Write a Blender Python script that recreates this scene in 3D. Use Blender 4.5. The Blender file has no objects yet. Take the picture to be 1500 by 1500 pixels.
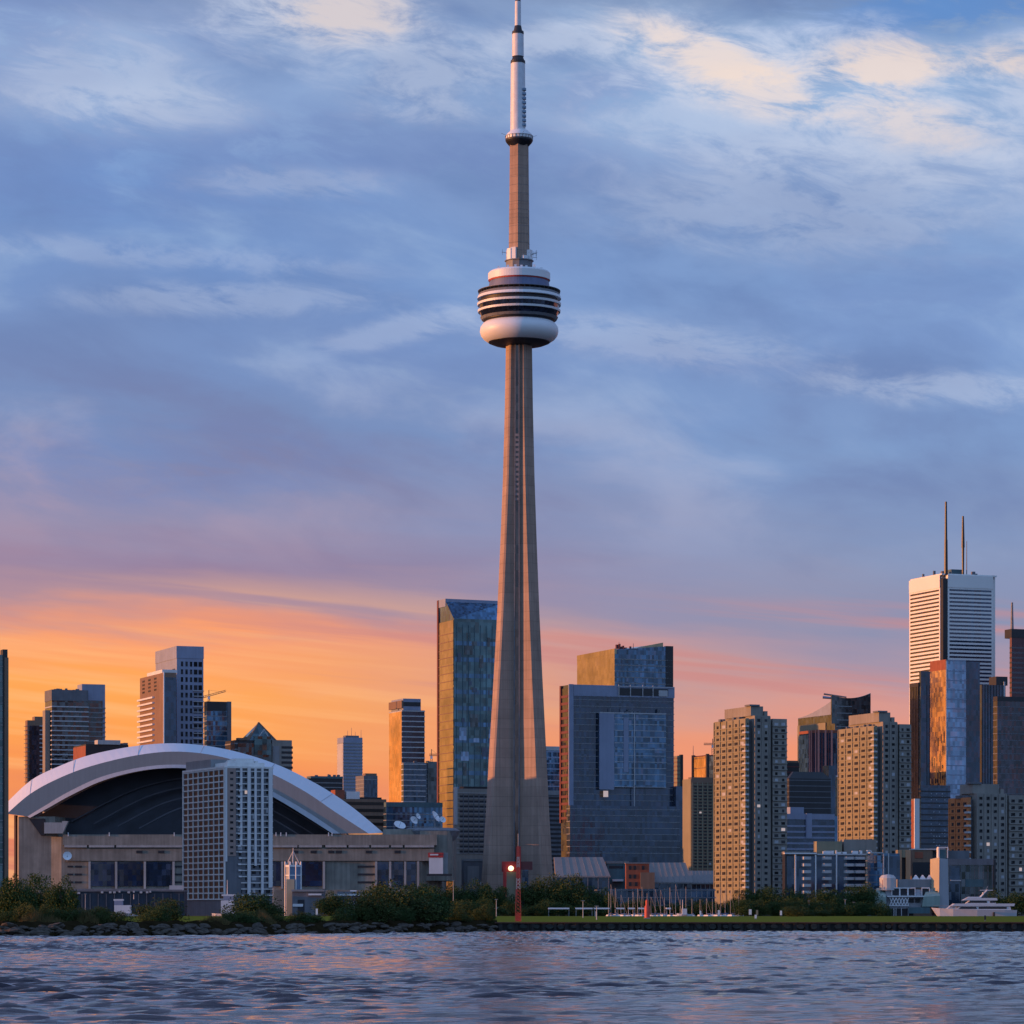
import bpy, math, random
import numpy as np
from math import sin, cos, tan, pi, radians
from mathutils import Vector, Matrix, Euler
SC = bpy.context.scene
COL = SC.collection
random.seed(7)
# ---------------------------------------------------------------- camera, sky, sun, exposure
F, CX, HY, H = 4900.0, 750.0, 1332.0, 4.0      # focal length in photo pixels, principal column, horizon row, eye height
cam = bpy.data.cameras.new('camera'); camo = bpy.data.objects.new('camera', cam); COL.objects.link(camo)
cam.sensor_width = 36; cam.lens = 36 * F / 1500; cam.shift_y = (HY - 750) / 1500
cam.clip_start = 1; cam.clip_end = 60000
camo.location = (0, 0, H); camo.rotation_euler = (pi / 2, 0, 0)
SC.camera = camo
SUN_AZ, SUN_EL = 184.5, 3.2                    # azimuth counted from +X (right), the sun stands far left
SKY_NISHITA = 0.06
sd = bpy.data.lights.new('sun', 'SUN'); so = bpy.data.objects.new('sun', sd); COL.objects.link(so)
sd.energy = 5.0; sd.angle = radians(0.6); sd.color = (1.0, 0.385, 0.12)
sv = Vector((cos(radians(SUN_AZ)) * cos(radians(SUN_EL)), sin(radians(SUN_AZ)) * cos(radians(SUN_EL)), sin(radians(SUN_EL))))
so.rotation_euler = sv.to_track_quat('Z', 'Y').to_euler()
SC.view_settings.view_transform = 'Standard'; SC.view_settings.look = 'None'
SC.view_settings.exposure = 0.12; SC.view_settings.gamma = 1

def lin(c, g=None, b=None):
    if g is not None: c = (c, g, b)
    return tuple(((x / 255) / 12.92 if x / 255 <= 0.04045 else ((x / 255 + 0.055) / 1.055) ** 2.4) for x in c) + (1,)

class NT:
    def __init__(s, nt): s.nt = nt; s.n = nt.nodes; s.l = nt.links
    def add(s, t, **k):
        o = s.n.new(t)
        for a, b in k.items(): setattr(o, a, b)
        return o
    def put(s, sock, v):
        if isinstance(v, bpy.types.NodeSocket): s.l.new(v, sock)
        elif v is not None:
            try: sock.default_value = v
            except Exception: sock.default_value = tuple(v)[:3]
    def m(s, op, a, b=None, c=None, clamp=False):
        o = s.add('ShaderNodeMath', operation=op); o.use_clamp = clamp
        s.put(o.inputs[0], a)
        if b is not None: s.put(o.inputs[1], b)
        if c is not None: s.put(o.inputs[2], c)
        return o.outputs[0]
    def vm(s, op, a, b=None, scale=None):
        o = s.add('ShaderNodeVectorMath', operation=op); s.put(o.inputs[0], a)
        if b is not None: s.put(o.inputs[1], b)
        if scale is not None: s.put(o.inputs[3], scale)
        return o.outputs[0]
    def xyz(s, x, y, z):
        o = s.add('ShaderNodeCombineXYZ'); s.put(o.inputs[0], x); s.put(o.inputs[1], y); s.put(o.inputs[2], z); return o.outputs[0]
    def sep(s, v):
        o = s.add('ShaderNodeSeparateXYZ'); s.put(o.inputs[0], v); return o.outputs
    def mix(s, f, a, b, mode='MIX'):
        o = s.add('ShaderNodeMix', data_type='RGBA', blend_type=mode); s.put(o.inputs[0], f); s.put(o.inputs[6], a); s.put(o.inputs[7], b); return o.outputs[2]
    def noise(s, v, scale, detail=3, rough=0.55, dist=0.0, d4=None):
        o = s.add('ShaderNodeTexNoise'); s.put(o.inputs['Vector'], v); o.inputs['Scale'].default_value = scale
        o.inputs['Detail'].default_value = detail; o.inputs['Roughness'].default_value = rough; o.inputs['Distortion'].default_value = dist
        return o.outputs[0]
    def ramp(s, f, stops, interp='EASE'):
        o = s.add('ShaderNodeValToRGB'); e = o.color_ramp.elements; o.color_ramp.interpolation = interp
        while len(e) < len(stops): e.new(0.5)
        for i, (p, c) in enumerate(stops): e[i].position = p; e[i].color = c if len(c) == 4 else tuple(c) + (1,)
        s.put(o.inputs[0], f); return o.outputs[0]
    def rng(s, v, a, b, c=0.0, d=1.0, smooth=False):
        o = s.add('ShaderNodeMapRange'); o.interpolation_type = 'SMOOTHSTEP' if smooth else 'LINEAR'
        s.put(o.inputs[0], v)
        for i, q in enumerate((a, b, c, d)): o.inputs[i + 1].default_value = q
        return o.outputs[0]

def build_world():
    w = bpy.data.worlds.new('World'); SC.world = w; w.use_nodes = True
    t = NT(w.node_tree); t.n.clear()
    out = t.add('ShaderNodeOutputWorld'); bg = t.add('ShaderNodeBackground'); t.l.new(bg.outputs[0], out.inputs[0])
    tc = t.add('ShaderNodeTexCoord'); x, y, z = t.sep(tc.outputs['Generated'])
    r = t.m('MAXIMUM', t.m('SQRT', t.m('ADD', t.m('MULTIPLY', x, x), t.m('MULTIPLY', y, y))), 0.001)
    hx = t.m('DIVIDE', x, r); hy = t.m('DIVIDE', y, r); v = t.m('MAXIMUM', t.m('DIVIDE', z, r), 0.0)
    # streaky coordinates, stretched along the horizon and very slightly inclined
    vs = t.m('ADD', v, t.m('MULTIPLY', hx, 0.10))
    cs = t.xyz(t.m('MULTIPLY', hx, 7.0), t.m('MULTIPLY', hy, 7.0), t.m('MULTIPLY', vs, 42.0))
    cm = t.xyz(t.m('MULTIPLY', hx, 14.0), t.m('MULTIPLY', hy, 14.0), t.m('MULTIPLY', vs, 30.0))
    n1 = t.noise(cs, 1.0, 5, 0.55, 0.15)
    n2 = t.noise(cm, 1.3, 7, 0.60, 0.15)
    n3 = t.noise(t.xyz(t.m('MULTIPLY', hx, 4.0), t.m('MULTIPLY', hy, 4.0), t.m('MULTIPLY', vs, 95.0)), 1.0, 4, 0.6, 0.1)
    vw = t.m('ADD', v, t.m('MULTIPLY', t.m('SUBTRACT', n1, 0.5), 0.050))
    vw = t.m('ADD', vw, t.m('MULTIPLY', t.m('SUBTRACT', n3, 0.5), 0.014))
    vr = t.m('DIVIDE', t.m('ADD', vw, 0.012), 0.40)
    def st(*rows): return [((1332 - yy) / F / 0.40, lin(c)) for yy, c in rows]
    L = t.ramp(vr, st((1332, (186, 114, 108)), (1150, (226, 130, 98)), (1060, (248, 150, 84)), (960, (255, 166, 84)), (885, (250, 158, 108)), (856, (206, 148, 140)), (835, (176, 140, 152)),
                      (780, (148, 128, 158)), (700, (146, 140, 172)), (560, (116, 140, 188)), (420, (116, 146, 198)), (230, (112, 148, 204)), (0, (146, 172, 214)), (-150, (104, 118, 158)), (-400, (84, 96, 138))), 'LINEAR')
    R = t.ramp(vr, st((1332, (212, 124, 104)), (1110, (240, 148, 112)), (1040, (226, 150, 130)), (980, (202, 150, 150)), (930, (166, 146, 166)), (860, (136, 142, 174)),
                      (760, (130, 146, 184)), (600, (124, 156, 204)), (450, (122, 154, 206)), (330, (126, 160, 210)), (200, (150, 174, 214)), (60, (140, 172, 214)), (-150, (100, 118, 160)), (-400, (80, 96, 144))), 'LINEAR')
    col = t.mix(t.rng(hx, -0.11, 0.13, 0, 1, True), L, R)
    # far to the left, round the setting sun, the low sky glows
    G = t.ramp(vr, st((1332, (236, 130, 70)), (1160, (255, 160, 70)), (960, (255, 180, 92)), (760, (250, 160, 110)), (500, (190, 140, 150)), (0, (130, 145, 195)), (-400, (92, 124, 184))), 'LINEAR')
    col = t.mix(t.rng(hx, -0.15, -0.65, 0, 1, True), col, G)
    # behind the viewer: a plain dusk blue above a dull violet belt
    Bk = t.ramp(t.m('DIVIDE', v, 1.6), [(0, lin(108, 130, 160)), (0.12, lin(122, 154, 200)), (0.4, lin(140, 182, 238)), (1, lin(124, 168, 238))], 'LINEAR')
    Bk = t.vm('SCALE', Bk, scale=1.32)
    front = t.rng(hy, -0.35, 0.45, 0, 1, True)
    col = t.mix(front, Bk, col)
    # cloud masses: dark undersides, pale wisps
    hi = t.rng(v, 0.085, 0.14, 0.05, 1.0, True)
    n5 = t.noise(t.xyz(t.m('MULTIPLY', hx, 16.0), t.m('MULTIPLY', hy, 16.0), t.m('MULTIPLY', t.m('ADD', v, t.m('MULTIPLY', hx, 0.16)), 37.0)), 1.0, 8, 0.55, 0.5)
    n6 = t.noise(t.xyz(t.m('MULTIPLY', hx, 9.0), t.m('MULTIPLY', hy, 9.0), t.m('MULTIPLY', t.m('ADD', v, t.m('MULTIPLY', hx, 0.05)), 16.0)), 1.0, 6, 0.5, 0.3)
    nm = t.m('ADD', t.m('MULTIPLY', n5, 0.42), t.m('MULTIPLY', n6, 0.58))
    tint = t.mix(t.m('MULTIPLY', t.rng(v, 0.19, 0.11, 0, 1, True), t.rng(hx, 0.12, -0.10, 0.25, 1)), lin(94, 128, 184), lin(128, 114, 148))
    col = t.mix(t.m('MULTIPLY', t.rng(nm, 0.52, 0.38, 0, 0.62, True), hi), col, tint)
    col = t.mix(t.m('MULTIPLY', t.rng(n2, 0.50, 0.30, 0, 0.30, True), hi), col, tint)
    tint2 = t.mix(t.m('MULTIPLY', t.rng(v, 0.18, 0.11, 0, 1, True), t.rng(hx, 0.12, -0.10, 0.2, 1)), lin(170, 196, 228), lin(190, 156, 170))
    col = t.mix(t.m('MULTIPLY', t.rng(nm, 0.50, 0.64, 0, 0.50, True), hi), col, tint2)
    warmw = t.m('MULTIPLY', t.rng(n3, 0.50, 0.66, 0, 0.60, True), t.m('MULTIPLY', t.rng(v, 0.104, 0.085, 0, 1, True), t.rng(hx, 0.03, -0.08, 0.0, 1)))
    col = t.mix(warmw, col, lin(255, 186, 124))
    pinkw = t.m('MULTIPLY', t.rng(n3, 0.50, 0.36, 0, 0.75, True), t.m('MULTIPLY', t.rng(v, 0.096, 0.080, 0, 1, True), t.rng(v, 0.045, 0.07, 0, 1, True)))
    col = t.mix(pinkw, col, lin(202, 136, 134))
    def blob(px, py, sx, sy, amp, lo=0.36, hi=0.62, slant=0.0):
        du = t.m('DIVIDE', t.m('SUBTRACT', hx, (px - CX) / F), sx / F)
        dv = t.m('DIVIDE', t.m('ADD', t.m('SUBTRACT', v, (HY - py) / F), t.m('MULTIPLY', t.m('SUBTRACT', hx, (px - CX) / F), slant)), sy / F)
        g = t.m('EXPONENT', t.m('MULTIPLY', t.m('ADD', t.m('MULTIPLY', du, du), t.m('MULTIPLY', dv, dv)), -0.5))
        g = t.m('MULTIPLY', g, t.m('GREATER_THAN', hy, 0))
        # ragged edge: the noise eats into the soft blob
        e = t.rng(t.m('MULTIPLY', g, t.m('ADD', 0.06, t.m('MULTIPLY', nn, 1.35))), 0.10, 0.80, 0, amp, True)
        return e
    cf = t.xyz(t.m('MULTIPLY', hx, 34.0), t.m('MULTIPLY', hy, 34.0), t.m('MULTIPLY', t.m('ADD', v, t.m('MULTIPLY', hx, 0.15)), 95.0))
    n4 = t.noise(cf, 1.15, 9, 0.66, 0.4)
    nn = t.rng(n4, 0.30, 0.68, 0, 1)
    for b in ((180, 250, 260, 60, 0.45, 0), (560, 215, 170, 45, 0.4, .1), (820, 235, 150, 40, .3, .05), (240, 680, 260, 45, 0.3, 0), (620, 540, 160, 40, .3, 0), (1390, 25, 190, 38, 0.8, -.1), (1330, 425, 170, 50, .3, 0), (60, 60, 90, 90, .45, 0), (900, 130, 80, 28, .5, -.2), (1000, 525, 160, 14, .4, .1), (270, 60, 90, 40, .25, 0)):
        c = lin(82, 138, 206) if b[0] == 1390 else lin(106, 134, 192)
        col = t.mix(blob(*b[:5], slant=b[5]), col, c)
    for b in ((470, 20, 120, 50, .85, 0), (620, 100, 120, 40, .5, 0), (850, 60, 110, 22, .6, 0), (1060, 100, 150, 48, .95, .2), (1260, 120, 130, 60, .85, .2), (1360, 200, 160, 60, .6, .1), (1480, 120, 70, 50, .7, 0), (160, 120, 120, 60, .5, 0), (210, 165, 130, 26, .4, 0), (430, 270, 120, 18, .3, 0), (1180, 300, 220, 60, .35, .05), (330, 440, 160, 20, .3, 0), (1060, 180, 180, 50, .5, .1),
              (1400, 578, 190, 20, .42, .08), (230, 378, 230, 16, .25, .05), (600, 480, 110, 18, .3, -.25), (930, 500, 200, 26, .36, .1), (1440, 238, 40, 9, .6, .1), (640, 160, 90, 20, .4, 0)):
        col = t.mix(blob(*b[:5], slant=b[5]), col, lin(196, 208, 232))
    for b in ((500, 20, 75, 34, .55, 0), (1030, 85, 95, 30, .62, .3), (1285, 106, 90, 32, .68, 0), (1120, 140, 90, 30, .45, .2), (1330, 185, 90, 30, .45, .2), (1490, 102, 60, 22, .6, 0)):
        col = t.mix(blob(*b[:5], slant=b[5]), col, lin(252, 226, 206))
    col = t.mix(t.m('MULTIPLY', t.rng(v, 0.09, 0.13, 0, 0.20, True), t.rng(n6, 0.62, 0.42, 0.3, 1)), col, lin(126, 132, 160))
    sky = t.add('ShaderNodeTexSky', sky_type='NISHITA'); sky.sun_disc = False
    sky.sun_elevation = radians(SUN_EL); sky.sun_rotation = radians(90 - SUN_AZ)
    ns = t.vm('SCALE', sky.outputs[0], scale=SKY_NISHITA)
    col = t.mix(0.94, ns, col)
    # below the horizon
    t.put(bg.inputs[0], t.mix(t.m('LESS_THAN', z, -0.002), col, lin(70, 72, 92)))
    bg.inputs[1].default_value = 1.0
    w.cycles.sampling_method = 'MANUAL'; w.cycles.sample_map_resolution = 1024
build_world()

# ---------------------------------------------------------------- helpers
def P(px, py, Y): return Vector(((px - CX) * Y / F, Y, H + (HY - py) * Y / F))
def wx(px, Y): return (px - CX) * Y / F
def wz(py, Y): return H + (HY - py) * Y / F

def tag(o, label=None, cat=None, group=None, kind=None):
    if label: o['label'] = label
    if cat: o['category'] = cat
    if group: o['group'] = group
    if kind: o['kind'] = kind
    return o

def empty(name, loc, rz=0.0, label=None, cat=None, group=None):
    o = bpy.data.objects.new(name, None); COL.objects.link(o); o.location = loc; o.rotation_euler = (0, 0, rz)
    o.empty_display_size = 1
    return tag(o, label, cat, group)

def link(name, me, parent=None, loc=(0, 0, 0), rot=(0, 0, 0), scale=None):
    o = bpy.data.objects.new(name, me); COL.objects.link(o)
    if parent is not None: o.parent = parent
    o.location = loc; o.rotation_euler = rot
    if scale is not None: o.scale = scale
    return o

class MB:
    def __init__(s): s.v = []; s.f = []; s.mi = []; s.mats = []; s.cur = 0
    def mat(s, m):
        if m not in s.mats: s.mats.append(m)
        s.cur = s.mats.index(m); return s
    def face(s, *i): s.f.append(i); s.mi.append(s.cur)
    def quad(s, a, b, c, d):
        n = len(s.v); s.v += [tuple(a), tuple(b), tuple(c), tuple(d)]; s.face(n, n + 1, n + 2, n + 3)
    def box(s, x0, x1, y0, y1, z0, z1):
        n = len(s.v)
        s.v += [(x0, y0, z0), (x1, y0, z0), (x1, y1, z0), (x0, y1, z0), (x0, y0, z1), (x1, y0, z1), (x1, y1, z1), (x0, y1, z1)]
        for q in ((0, 3, 2, 1), (4, 5, 6, 7), (0, 1, 5, 4), (1, 2, 6, 5), (2, 3, 7, 6), (3, 0, 4, 7)): s.face(*[n + k for k in q])
        return s
    def hexa(s, p):      # eight points, bottom four then top four, counter-clockwise seen from above
        n = len(s.v); s.v += [tuple(q) for q in p]
        for q in ((0, 3, 2, 1), (4, 5, 6, 7), (0, 1, 5, 4), (1, 2, 6, 5), (2, 3, 7, 6), (3, 0, 4, 7)): s.face(*[n + k for k in q])
        return s
    def prism(s, poly, z0, z1):
        n = len(s.v); k = len(poly)
        s.v += [(p[0], p[1], z0) for p in poly] + [(p[0], p[1], z1) for p in poly]
        for i in range(k): j = (i + 1) % k; s.face(n + i, n + j, n + k + j, n + k + i)
        s.face(*[n + k + i for i in range(k)]); s.face(*[n + i for i in reversed(range(k))])
        return s
    def loft(s, rings, cap=True):
        n = len(s.v); k = len(rings[0])
        for r in rings: s.v += [tuple(p) for p in r]
        for a in range(len(rings) - 1):
            for i in range(k):
                j = (i + 1) % k; s.face(n + a * k + i, n + a * k + j, n + (a + 1) * k + j, n + (a + 1) * k + i)
        if cap:
            s.face(*[n + i for i in reversed(range(k))]); s.face(*[n + (len(rings) - 1) * k + i for i in range(k)])
        return s
    def lathe(s, prof, n=48, c=(0, 0)):
        s.loft([[(c[0] + r * cos(2 * pi * i / n), c[1] + r * sin(2 * pi * i / n), z) for i in range(n)] for r, z in prof]); return s
    def tube(s, a, b, r0, r1=None, n=6):
        a = Vector(a); b = Vector(b); r1 = r0 if r1 is None else r1
        d = (b - a).normalized(); u = d.orthogonal().normalized(); w = d.cross(u)
        s.loft([[p + (u * cos(2 * pi * i / n) + w * sin(2 * pi * i / n)) * r for i in range(n)] for p, r in ((a, r0), (b, r1))]); return s
    def mesh(s, name, m=None, smooth=False):
        me = bpy.data.meshes.new(name); me.from_pydata(s.v, [], s.f)
        if m is not None and not s.mats: me.materials.append(m)
        for q in s.mats: me.materials.append(q)
        if s.mats: me.polygons.foreach_set('material_index', s.mi)
        if smooth:
            me.polygons.foreach_set('use_smooth', [True] * len(me.polygons)); me.set_sharp_from_angle(angle=radians(32))
        me.update(); return me
    def build(s, name, m=None, parent=None, loc=(0, 0, 0), smooth=False, rot=(0, 0, 0)):
        return link(name, s.mesh(name, m, smooth), parent, loc, rot)

# ---------------------------------------------------------------- materials
MATS = {}
def newmat(name):
    m = bpy.data.materials.new(name); m.use_nodes = True; t = NT(m.node_tree)
    p = t.n['Principled BSDF']; MATS[name] = m; return m, t, p

def plain(name, c, rough=0.8, var=0.18, scale=0.15, metal=0.0, streak=True, spec=0.5):
    """concrete, stone, metal and paint: uneven tone, rain streaks, fine grain"""
    m, t, p = newmat(name)
    c = lin(c) if max(c[:3]) > 1 else tuple(c[:3]) + (1,)
    tc = t.add('ShaderNodeTexCoord'); o = tc.outputs['Object']
    a = t.noise(o, scale, 5, 0.6)
    f = t.rng(a, 0.25, 0.75, 1 - var, 1 + var)
    if streak:
        x, y, z = t.sep(o)
        b = t.noise(t.xyz(t.m('MULTIPLY', x, 1.2), t.m('MULTIPLY', y, 1.2), t.m('MULTIPLY', z, 0.05)), 0.5, 4, 0.6)
        f = t.m('MULTIPLY', f, t.rng(b, 0.3, 0.7, 1 - var * 0.8, 1 + var * 0.5))
    t.put(p.inputs['Base Color'], t.vm('SCALE', c[:3], scale=f))
    p.inputs['Roughness'].default_value = rough; p.inputs['Metallic'].default_value = metal
    p.inputs['Specular IOR Level'].default_value = spec
    return m

def glass(name, c, refl=0.35, rough=0.06, cell=(1.6, 1.6, 3.4), wob=0.03, var=0.6, big=0.02, c2=None, curtains=0.0, ior=1.9):
    """curtain-wall glass: every pane leans a little its own way and has its own depth of tone"""
    m, t, p = newmat(name)
    c = lin(c) if max(c[:3]) > 1 else tuple(c[:3]) + (1,)
    tc = t.add('ShaderNodeTexCoord'); o = tc.outputs['Object']
    sn = t.vm('SNAP', t.vm('ADD', o, (0.37, 0.41, 0.23)), cell)
    wn = t.add('ShaderNodeTexWhiteNoise', noise_dimensions='3D'); t.put(wn.inputs[0], sn)
    f = t.rng(wn.outputs[0], 0, 1, 1 - var, 1 + var * 0.6)
    big_n = t.noise(o, 0.035, 3, 0.6)
    f = t.m('MULTIPLY', f, t.rng(big_n, 0.3, 0.7, 0.6, 1.4))
    base = t.vm('SCALE', c[:3], scale=f)
    if c2 is not None: base = t.mix(t.rng(big_n, 0.45, 0.6, 0, 1), base, lin(c2))
    if curtains > 0: base = t.mix(t.m('MULTIPLY', t.m('GREATER_THAN', wn.outputs[0], 1 - curtains), 0.7), base, lin(150, 150, 150))
    t.put(p.inputs['Base Color'], base)
    p.inputs['Metallic'].default_value = refl; p.inputs['Roughness'].default_value = rough
    p.inputs['IOR'].default_value = ior
    g = t.add('ShaderNodeNewGeometry')
    k = t.vm('SCALE', t.vm('SUBTRACT', wn.outputs[1], (0.5, 0.5, 0.5)), scale=wob)
    nb = t.add('ShaderNodeTexNoise'); t.put(nb.inputs['Vector'], o); nb.inputs['Scale'].default_value = 0.11; nb.inputs['Detail'].default_value = 2
    k2 = t.vm('SCALE', t.vm('SUBTRACT', nb.outputs['Color'], (0.5, 0.5, 0.5)), scale=big * 2)
    t.put(p.inputs['Normal'], t.vm('NORMALIZE', t.vm('ADD', g.outputs['Normal'], t.vm('ADD', k, k2))))
    return m
# ---------------------------------------------------------------- water and land
def water():
    xs = [-15000, -6000, -2500, -1200, -600, -350, -220] + list(np.arange(-160, 160.01, 0.42)) + [220, 350, 600, 1200, 2500, 6000, 15000]
    ys = [-15000, -6000, -2000, -600, -200, -60, 0, 40, 70, 85]; y = 95.0
    while y < 625: ys.append(y); y += max(0.32, y / 620.0)
    ys += [640, 700, 900, 1200, 1600, 2500, 5000, 12000, 45000]
    xs = np.array(xs); ys = np.array(ys, dtype=float)
    X, Y = np.meshgrid(xs, ys)
    rs = np.random.RandomState(3); Z = np.zeros_like(X); DX = np.zeros_like(X)
    for i in range(140):
        lam = 0.95 * (5.0 / 0.95) ** (rs.rand() ** 1.2); k = 2 * pi / lam
        th = pi / 2 + rs.normal(0, 0.40) + 0.08; amp = 0.0046 * lam ** 0.42 * (0.6 + 0.8 * rs.rand()); ph = rs.rand() * 2 * pi
        arg = k * (X * cos(th) + Y * sin(th)) + ph
        Z += amp * np.sin(arg)
    gust = 0.78 + 0.42 * np.sin(X * 0.05 + 1.3 * np.sin(Y * 0.021)) * np.sin(Y * 0.033 + 0.9 * np.sin(X * 0.031))
    Z = Z * gust; Z = np.where(Z > 0, Z * 1.0 + 3.2 * Z * Z, Z * .8)
    fade = np.clip((158 - np.abs(X)) / 20, 0, 1) * np.clip((Y - 86) / 12, 0, 1) * np.clip((636 - Y) / 15, 0, 1)
    Z *= fade
    ny, nx = X.shape
    me = bpy.data.meshes.new('water'); me.vertices.add(nx * ny)
    me.vertices.foreach_set('co', np.stack([X, Y, Z], -1).astype(np.float32).ravel())
    i = np.arange(nx * ny).reshape(ny, nx); q = np.stack([i[:-1, :-1], i[:-1, 1:], i[1:, 1:], i[1:, :-1]], -1).reshape(-1, 4)
    nf = len(q); me.loops.add(nf * 4); me.loops.foreach_set('vertex_index', q.ravel().astype(np.int32))
    me.polygons.add(nf); me.polygons.foreach_set('loop_start', np.arange(0, nf * 4, 4, dtype=np.int32))
    me.polygons.foreach_set('use_smooth', np.ones(nf, dtype=bool)); me.update(calc_edges=True)
    m, t, p = newmat('lake_water')
    p.inputs['Base Color'].default_value = (0.008, 0.010, 0.020, 1); p.inputs['Roughness'].default_value = 0.02; p.inputs['IOR'].default_value = 1.31
    tc = t.add('ShaderNodeTexCoord'); o = tc.outputs['Object']
    mp = t.add('ShaderNodeMapping'); t.put(mp.inputs[0], o); mp.inputs['Scale'].default_value = (0.42, 1.25, 1)
    a = t.noise(mp.outputs[0], 1.9, 6, 0.66); b = t.noise(mp.outputs[0], 0.23, 4, 0.6)
    bp = t.add('ShaderNodeBump'); bp.inputs['Strength'].default_value = 1.0; bp.inputs['Distance'].default_value = 0.042
    t.put(bp.inputs['Height'], t.m('ADD', a, t.m('MULTIPLY', b, 0.9))); t.l.new(bp.outputs[0], p.inputs['Normal'])
    me.materials.append(m)
    tag(link('water', me), 'choppy lake water with pink and blue reflections', kind='structure')
water()

M_grass, t, p = newmat('lawn_grass')
tc = t.add('ShaderNodeTexCoord'); o = tc.outputs['Object']
n = t.noise(o, 0.06, 5, 0.6); n2 = t.noise(o, 0.9, 4, 0.7)
t.put(p.inputs['Base Color'], t.mix(n2, t.mix(t.rng(n, .35, .65), (0.15, 0.17, 0.02, 1), (0.22, 0.21, 0.03, 1)), (0.12, 0.14, 0.03, 1)))
p.inputs['Roughness'].default_value = 1.0; p.inputs['Specular IOR Level'].default_value = 0.0
M_soil = plain('dark_soil', (0.024, 0.018, 0.009), 0.95, 0.5, 0.5, streak=False, spec=0.0)
M_quay = plain('quay_paving', (0.035, 0.034, 0.034), 0.9, 0.3, 0.1, streak=False)
M_rock = plain('armour_stone', (0.075, 0.064, 0.052), 0.9, 0.6, 1.3, streak=False, spec=0.15)
M_pile = plain('wet_sheet_pile', (0.018, 0.016, 0.015), 0.7, 0.5, 0.5)
M_rust = plain('rusty_cap', (0.09, 0.035, 0.025), 0.8, 0.3, 0.5)

shore = [(-2600, 484), (0, 492), (130, 500), (260, 512), (400, 540), (520, 560), (640, 590), (725, 608)]
def shore_y(px):
    for (a, ya), (b, yb) in zip(shore, shore[1:]):
        if a <= px <= b: return ya + (yb - ya) * (px - a) / (b - a)
    return 608
SW = wx(727, 612)     # where the sea wall starts
def land():
    # the rough bank on the left rises from the water, the lawn lies behind it and behind the sea wall
    mb = MB(); rows = []
    xs = []
    for px in list(np.linspace(-2500, -100, 9)) + list(np.linspace(-60, 727, 80)):
        y0 = shore_y(px); x = wx(px, y0); rs = random.Random(int(px * 7 + 9))
        j = lambda s: rs.uniform(-s, s)
        rows.append([(x, y0 + j(1.2), -0.8), (x, y0 + 1.5 + j(.6), 0.35 + j(.2)), (x, y0 + 5 + j(1), 1.2 + j(.25)), (x, y0 + 10, 2.0 + j(.3)), (x, y0 + 22, 2.1 + j(.2)), (x, y0 + 45, 1.45)])
    for a, b in zip(rows, rows[1:]):
        for k in range(5): mb.quad(a[k], b[k], b[k + 1], a[k + 1])
    tag(mb.build('bank', M_soil, smooth=True), 'dark earth bank rising from the water below the bushes', kind='structure')
    mb = MB(); pts = [(wx(px, shore_y(px)), shore_y(px) + 22) for px in (-2500, 0, 130, 260, 400, 520, 640, 724)]
    poly = pts + [(SW, 612.6), (700, 612.6), (1400, 1225), (-2400, 1225)]
    mb.prism(poly, -1.5, 1.5)
    tag(mb.build('lawn', M_grass), 'flat strip of yellow-green grass along the water', kind='structure')
    mb = MB(); mb.prism([(-15000, 1425), (15000, 1425), (20000, 40000), (-20000, 40000)], -2, 1.2)
    tag(mb.build('city_ground', M_quay), 'paved city ground under the skyline', kind='structure')
land()
# ---------------------------------------------------------------- the concrete observation tower
M_ct, t, p = newmat('tower_concrete')
o = t.add('ShaderNodeTexCoord').outputs['Object']; x, y, z = t.sep(o)
f = t.rng(t.noise(o, 0.045, 6, 0.65), .25, .75, .74, 1.26)
f = t.m('MULTIPLY', f, t.rng(t.noise(t.xyz(t.m('MULTIPLY', x, 1.5), t.m('MULTIPLY', y, 1.5), t.m('MULTIPLY', z, .018)), .6, 5, .65), .3, .7, .78, 1.16))
lift = t.m('FRACT', t.m('DIVIDE', z, 5.8)); f = t.m('MULTIPLY', f, t.rng(t.m('LESS_THAN', lift, .07), 0, 1, 1, .80))
wn = t.add('ShaderNodeTexWhiteNoise', noise_dimensions='1D'); t.put(wn.inputs['W'], t.m('FLOOR', t.m('DIVIDE', z, 5.8))); f = t.m('MULTIPLY', f, t.rng(wn.outputs[0], 0, 1, .93, 1.06))
t.put(p.inputs['Base Color'], t.vm('SCALE', (0.335, 0.237, 0.185), scale=f)); p.inputs['Roughness'].default_value = .85
M_white = plain('white_radome', (0.72, 0.74, 0.76), 0.45, 0.06, 0.05, streak=False)
M_wmetal = plain('white_mast_paint', (0.66, 0.69, 0.74), 0.4, 0.12, 0.3)
M_dark = plain('dark_void', (0.012, 0.014, 0.022), 0.5, 0.3, 0.2, streak=False)
M_steel = plain('grey_steel', (0.16, 0.17, 0.19), 0.6, 0.3, 0.4, streak=False)
M_red = plain('red_paint', (0.42, 0.035, 0.03), 0.6, 0.25, 0.6)
M_elev = glass('elevator_glass', (0.10, 0.07, 0.055), 0.35, 0.12, (1.5, 1.5, 5.0), 0.03, 0.5, 0.01)
M_podglass = glass('pod_glass', (0.02, 0.03, 0.06), 0.45, 0.08, (1.4, 1.4, 2.0), 0.05, 0.6, 0.02)

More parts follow.
